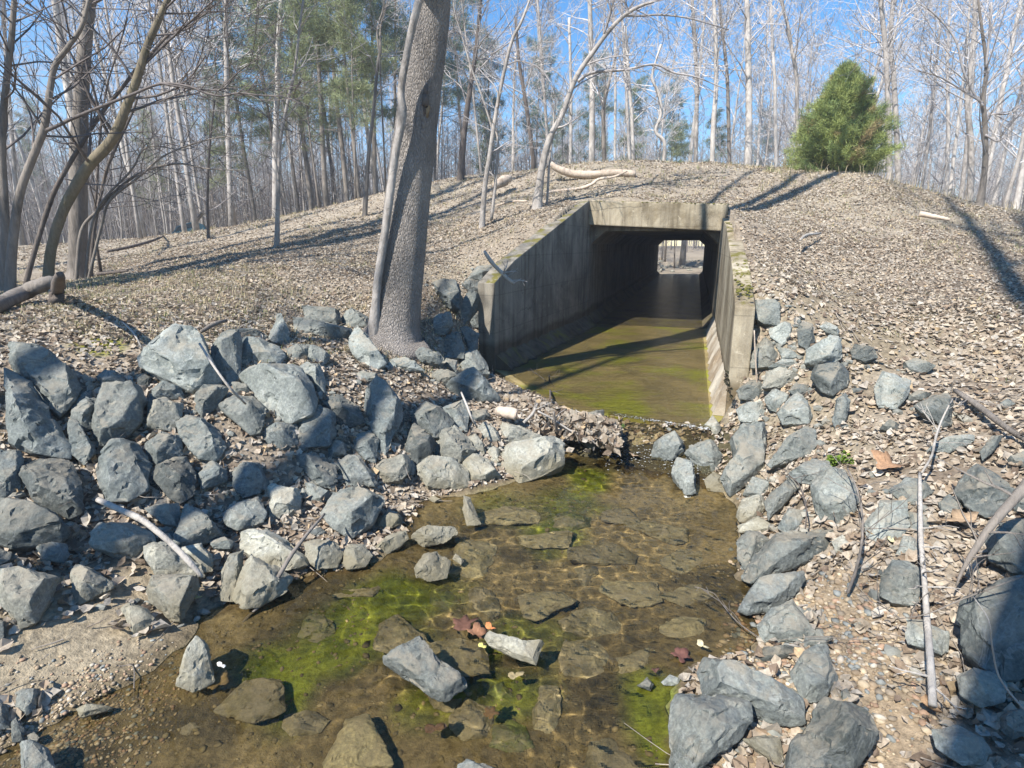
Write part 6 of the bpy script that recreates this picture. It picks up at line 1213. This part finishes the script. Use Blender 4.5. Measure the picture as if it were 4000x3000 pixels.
# ---------------------------------------------------------------- leaf dam at the culvert mouth
rg = np.random.default_rng(19); mb = MB(); line = np.array([at_z(a, b, .1) for a, b in [(1850,1530),(1960,1550),(2060,1580),(2160,1610),(2250,1630),(2350,1640),(2420,1660)]]); hs_ = np.array([.06, .15, .20, .2, .17, .16, .07])
def dam(n, val, z0, sp):
    t = rg.random(n) * 6; j = np.minimum(t.astype(int), 5); f = t - j; p = line[j] * (1 - f)[:, None] + line[j + 1] * f[:, None]; a = rg.normal(0, sp, n); h = np.interp(t, range(7), hs_) * np.exp(-(a / .26) ** 2) * rg.uniform(.3, 1.05, n)
    p[:, 1] += a; p[:, 0] += a * .15; p[:, 2] = np.maximum(z0 + h, ZW + .03); leaves(mb, p[:, 0], p[:, 1], p[:, 2], np.tile([0, -.3, .6], (n, 1)), rg.uniform(.06, .13, n), rg, .9, val=val)
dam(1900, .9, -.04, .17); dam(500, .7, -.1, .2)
o = mb.build('leaf_pile', MAT['leaf'], smooth=False); tag(o, 'heap of brown leaves dammed against the culvert lip', 'leaf pile')
rg = np.random.default_rng(21)
def big_leaf(label, px, py, size, col, z=ZW + .006, lob=0, tilt=.15, on=None, curl=.3):
    c = at_z(px, py, z) if on is None else hits([px], [py])[0] + np.array([0, 0, on]); n = 36; ang = np.linspace(0, 2 * math.pi, n, endpoint=False); a0 = rg.uniform(0, 6.28)
    r = size * (.42 + .36 * np.abs(np.cos(ang * lob / 2)) ** 1.6 * (.8 + .3 * np.cos(ang)) if lob else .34 + .2 * np.cos(2 * ang)) * rg.uniform(.88, 1.12, n); nn = nrm(np.array([0, 0, 1.]) + rg.normal(0, tilt, 3)); a = nrm(np.cross(nn, [math.cos(a0), math.sin(a0), .1])); b = np.cross(nn, a)
    mb = MB(); rings = [np.zeros((1, 3))]
    for s in (.5, 1.0): rings.append((a * np.cos(ang)[:, None] + b * np.sin(ang)[:, None]) * (r * s)[:, None] + nn * (size * (curl * s * s * (.35 + .3 * np.cos(ang * 2 + 1)) + .03 * np.cos(ang * (lob or 6)) * s))[:, None])
    Vv = np.vstack(rings); Vv = np.vstack([Vv, Vv - nn * .0015]); m_ = 2 * n + 1; f3 = []; f4 = []
    for k in range(n): j = (k + 1) % n; f3 += [[0, 1 + k, 1 + j], [m_, m_ + 1 + j, m_ + 1 + k]]; f4 += [[1 + k, 1 + n + k, 1 + n + j, 1 + j], [m_ + 1 + k, m_ + 1 + j, m_ + 1 + n + j, m_ + 1 + n + k], [1 + n + k, m_ + 1 + n + k, m_ + 1 + n + j, 1 + n + j]]
    mb.add(Vv, f4, col); mb.f.setdefault(3, []).append(np.array(f3)); o = mb.build('leaf', MAT['leaf'], smooth=True); o.location = c; tag(o, label, 'leaf'); return o
big_leaf('large red brown leaf floating against the pale narrow slab', 1810, 2440, .12, (.13, .065, .045), lob=5)
big_leaf('orange brown leaf curling beside the pale narrow slab', 1860, 2475, .09, (.27, .14, .08), z=ZW + .02, lob=5, curl=.5)
big_leaf('orange streaked curled leaf on the tip of the pale narrow slab', 1918, 2455, .07, (.50, .20, .08), z=ZW + .03, curl=.6)
big_leaf('small yellow green leaf floating below the pale narrow slab', 1885, 2525, .055, (.50, .48, .16))
big_leaf('tan serrated leaf floating right of the curved grey slab', 2015, 2640, .085, (.30, .24, .13))
big_leaf('sunken brown leaf near the bottom of the pool', 1700, 2850, .10, (.16, .10, .07), z=ZW - .02)
big_leaf('brown lobed leaf under water between the yellowish pyramid and the bottom', 1915, 2790, .06, (.22, .14, .08), z=ZW - .02, lob=5)
big_leaf('dark red leaf lying in the wet litter left of the broad bottom boulder', 2660, 2560, .09, (.15, .07, .055), lob=5)
big_leaf('red brown leaf between the two small wet stones', 2560, 2620, .06, (.15, .08, .06), z=ZW + .03)
big_leaf('pale ribbed leaf at the shore above the broad bottom boulder', 2745, 2525, .07, (.52, .46, .30), z=ZW + .03, curl=.5)
big_leaf('round brown leaf at the foot of the long dark slanting slab', 2858, 2200, .055, (.34, .26, .17), z=ZW + .02)
big_leaf('whitish leaf afloat under the squarish wet footed rock', 2685, 1943, .06, (.55, .53, .44))
big_leaf('big curled brown maple leaf in the litter of the right bank', 3460, 1850, .17, (.36, .22, .13), on=.07, lob=5, tilt=.4, curl=.6)
big_leaf('wide tan maple leaf right of the long mottled stick', 3755, 2060, .14, (.38, .27, .17), on=.05, lob=5, tilt=.3)
big_leaf('golden brown curled leaf under the twig crossed boulder', 3405, 2118, .085, (.42, .27, .13), on=.05, lob=4, curl=.7)
big_leaf('single brown leaf lying at the lower end of the long mottled stick', 3625, 2785, .085, (.40, .26, .15), on=.03, curl=.6)
big_leaf('pale yellow pointed leaf left of the long mottled stick', 3490, 2140, .08, (.58, .53, .32), on=.05, curl=.4)
big_leaf('bright white leaf scrap on the muddy left shore', 865, 2600, .05, (.70, .68, .62), z=ZW + .04, tilt=.8)
big_leaf('tan leaf under water on the sand left of the grey topped rock', 855, 2660, .09, (.26, .19, .10), z=ZW - .02, lob=4)
big_leaf('yellow leaf by the tip of the triangular flat grey slab', 775, 2345, .05, (.58, .52, .24), on=.02)
big_leaf('brown wet leaf clump split round a stone below the little fall', 2485, 1780, .13, (.33, .24, .16), z=ZW + .07, lob=4, tilt=.5, curl=-.5)
# ---------------------------------------------------------------- small plants and far things
def plant(kind, label, cat, px, py, n, h, col, lw=.02, Y=None, spread=.35, stemc='bark_dark', leaf_n=8):
    c = hits([px], [py])[0] if Y is None else at_y(np.array([px]), np.array([py]), Y)[0]; root = empty(kind, c); tag(root, label, cat); st = MB(); lf = MB(); rgp = np.random.default_rng(int(px))
    for k in range(n):
        az = rgp.uniform(0, 6.28); P = wander((0, 0, -.02), (spread * math.cos(az), spread * math.sin(az), 1), h * rgp.uniform(.6, 1), 6, .1, .02, rgp); st.tube(P, np.linspace(.004, .0015, 6), 4)
        x = []; 
        for i in range(leaf_n): a = rgp.uniform(1.2, 5); j = int(min(a, 4)); x.append(P[j] + (P[j + 1] - P[j]) * (a - j) + rgp.normal(0, lw * .6, 3))
        x = np.array(x); leaves(lf, x[:, 0], x[:, 1], x[:, 2], rgp.normal(0, .6, (len(x), 3)) + [0, 0, .6], np.full(len(x), lw * 2.2), rgp, .6, np.array([col]), np.array([1.0]))
    st.build('stem', MAT[stemc], root); lf.build('leaves', MAT['leaf'], root, smooth=False); return root
plant('seedling', 'dark leaved seedling against the right wing wall end', 'plant', 2862, 1560, 3, .42, (.035, .035, .02), .022, Y=6.2, spread=.5)
plant('fern', 'small green fern in the leaves of the right bank', 'plant', 3275, 1815, 9, .16, (.13, .20, .03), .018, spread=1.2, leaf_n=14)
plant('green_weed', 'green weeds at the foot of the thick leaning trunk', 'plant', 1560, 1345, 12, .16, (.14, .19, .04), .016, spread=.9)
plant('green_weed', 'green weeds on the broad half buried rock below the leaning trunk', 'plant', 1690, 1400, 8, .16, (.15, .19, .05), .013, spread=.9)
plant('pine_sprig', 'green pine sprig stuck in the left of the leaf dam', 'sprig', 2040, 1630, 8, .09, (.12, .19, .05), .012, spread=1.1, leaf_n=8)
plant('pine_sprig', 'green pine sprig hanging by the waterfall end of the leaf dam', 'sprig', 2425, 1668, 8, .09, (.12, .19, .05), .012, Y=6.2, spread=1.1, leaf_n=8)
plant('evergreen_shrub', 'yellow green shrub growing beside the wrecked car', 'shrub', 790, 884, 40, 1.2, (.16, .18, .05), .07, spread=.6, leaf_n=26)
# the wrecked car far up the left slope
c = at_y(np.array([735.0]), np.array([868.0]), 29.0)[0]; c[2] = gz(c[0], c[1]) + .12; root = empty('wrecked_car', c); root.rotation_euler = (math.radians(-3), math.radians(-16), math.radians(20)); root.scale = (.46, .46, .52); tag(root, 'dark teal wrecked car with its hatch open, half hidden in the woods at left', 'car')
def extr(name, prof_, w0, mat, par, y0=None):
    y0 = -w0 / 2 if y0 is None else y0; bm = bmesh.new(); a = [bm.verts.new((x, y0, z)) for x, z in prof_]; b = [bm.verts.new((x, y0 + w0, z)) for x, z in prof_]; n = len(a)
    bm.faces.new(a); bm.faces.new(b[::-1])
    for k in range(n): bm.faces.new((a[k], b[k], b[(k + 1) % n], a[(k + 1) % n]))
    bmesh.ops.recalc_face_normals(bm, faces=bm.faces); bmesh.ops.bevel(bm, geom=bm.edges[:], offset=.03, segments=2, affect='EDGES', clamp_overlap=True)
    me = bpy.data.meshes.new(name); bm.to_mesh(me); bm.free(); me.materials.append(mat); o = bpy.data.objects.new(name, me); COL.objects.link(o); o.parent = par; return o
teal = mat_plain('teal_paint', (.012, .05, .075), .35); dark = mat_plain('dark_glass', (.01, .012, .015), .15); tyre = mat_plain('tyre_rubber', (.02, .02, .02), .8)
body = extr('body', [(-2.1, .35), (-2.15, .75), (-1.2, .95), (-.55, 1.42), (1.2, 1.45), (1.9, .95), (2.0, .4)], 1.65, teal, root)
extr('window', [(-1.0, .98), (-.5, 1.34), (.1, 1.36), (.1, .98)], .03, dark, root, -.85); extr('window', [(.2, .98), (.2, 1.36), (1.1, 1.36), (1.55, .98)], .03, dark, root, -.85)
extr('hatch', [(1.2, 1.47), (1.3, 1.42), (2.2, 2.0), (2.15, 2.1)], 1.4, mat_plain('dark_hatch', (.015, .015, .02), .4), root)
for xw in (-1.35, 1.3):
    for yw in (-.86, .68): extr('wheel', [(xw + .33 * math.cos(a), .33 + .33 * math.sin(a)) for a in np.arange(16) * math.pi / 8], .2, tyre, root, yw)
for yw in (-.7, .45): extr('headlight', [(-2.17, .62), (-2.17, .76), (-1.98, .80), (-1.98, .64)], .26, mat_plain('lamp_plastic', (.4, .42, .42), .2), root, yw)
# rocks and tree beyond the far mouth of the culvert
far_ = np.random.default_rng(31); q0 = JL + U * (BARREL + 5) + V * 1.2
for k in range(26):
    p = q0 + U * far_.uniform(-1, 14) + V * far_.uniform(-2.4, 2.2); D = far_.uniform(.25, .6); a = np.linspace(0, 6.28, 8, endpoint=False); P = np.stack([np.cos(a) * D * .5, np.sin(a) * D * .35, 0 * a], -1) * far_.uniform(.8, 1.2, (8, 1))
    o = bpy.data.objects.new('rock', rock_mesh('rock', P, np.array([0, 0, 1.]), D * .6, MAT['stone_p'], 700 + k)); COL.objects.link(o); o.location = (p[0], p[1], float(ground([p[0]], [p[1]], apron=True)[0]) + .05)
    tag(o, 'pale rock lying in the sunlit stream beyond the far mouth of the culvert', 'rock', 'rocks beyond the culvert')
p = q0 + U * 9 + V * .2
put('bare_tree', [('trunk', PB[2][0]), ('branches', PB[2][1])], (p[0], p[1], gz(p[0], p[1])), .5, 1.3, 'stout trunk standing in the sun beyond the far mouth of the culvert', 'tree', None)

# ---------------------------------------------------------------- the air
bm = bmesh.new(); bmesh.ops.create_cube(bm, size=1); me = bpy.data.meshes.new('haze'); bm.to_mesh(me); bm.free()
o = bpy.data.objects.new('haze', me); COL.objects.link(o); o.scale = (620, 400, 46); o.location = (0, 140, 19); tag(o, 'thin pale haze in the air of the woods', None, kind='stuff')
m = bpy.data.materials.new('haze'); m.use_nodes = True; t = m.node_tree; t.nodes.clear(); out = t.nodes.new('ShaderNodeOutputMaterial'); pv = t.nodes.new('ShaderNodeVolumePrincipled')
pv.inputs['Color'].default_value = (.9, .93, 1, 1); pv.inputs['Density'].default_value = .0021; pv.inputs['Anisotropy'].default_value = .2; t.links.new(pv.outputs[0], out.inputs['Volume']); me.materials.append(m)

for o in bpy.data.objects:                     # whatever lies in the water takes the rippled light
    if o.type == 'MESH' and o.name.split('.')[0] in ('rock', 'submerged_rock', 'leaf', 'gravel', 'rubble', 'fallen_branch', 'leaf_pile', 'fallen_leaves', 'twigs'): o.cycles.is_caustics_receiver = True
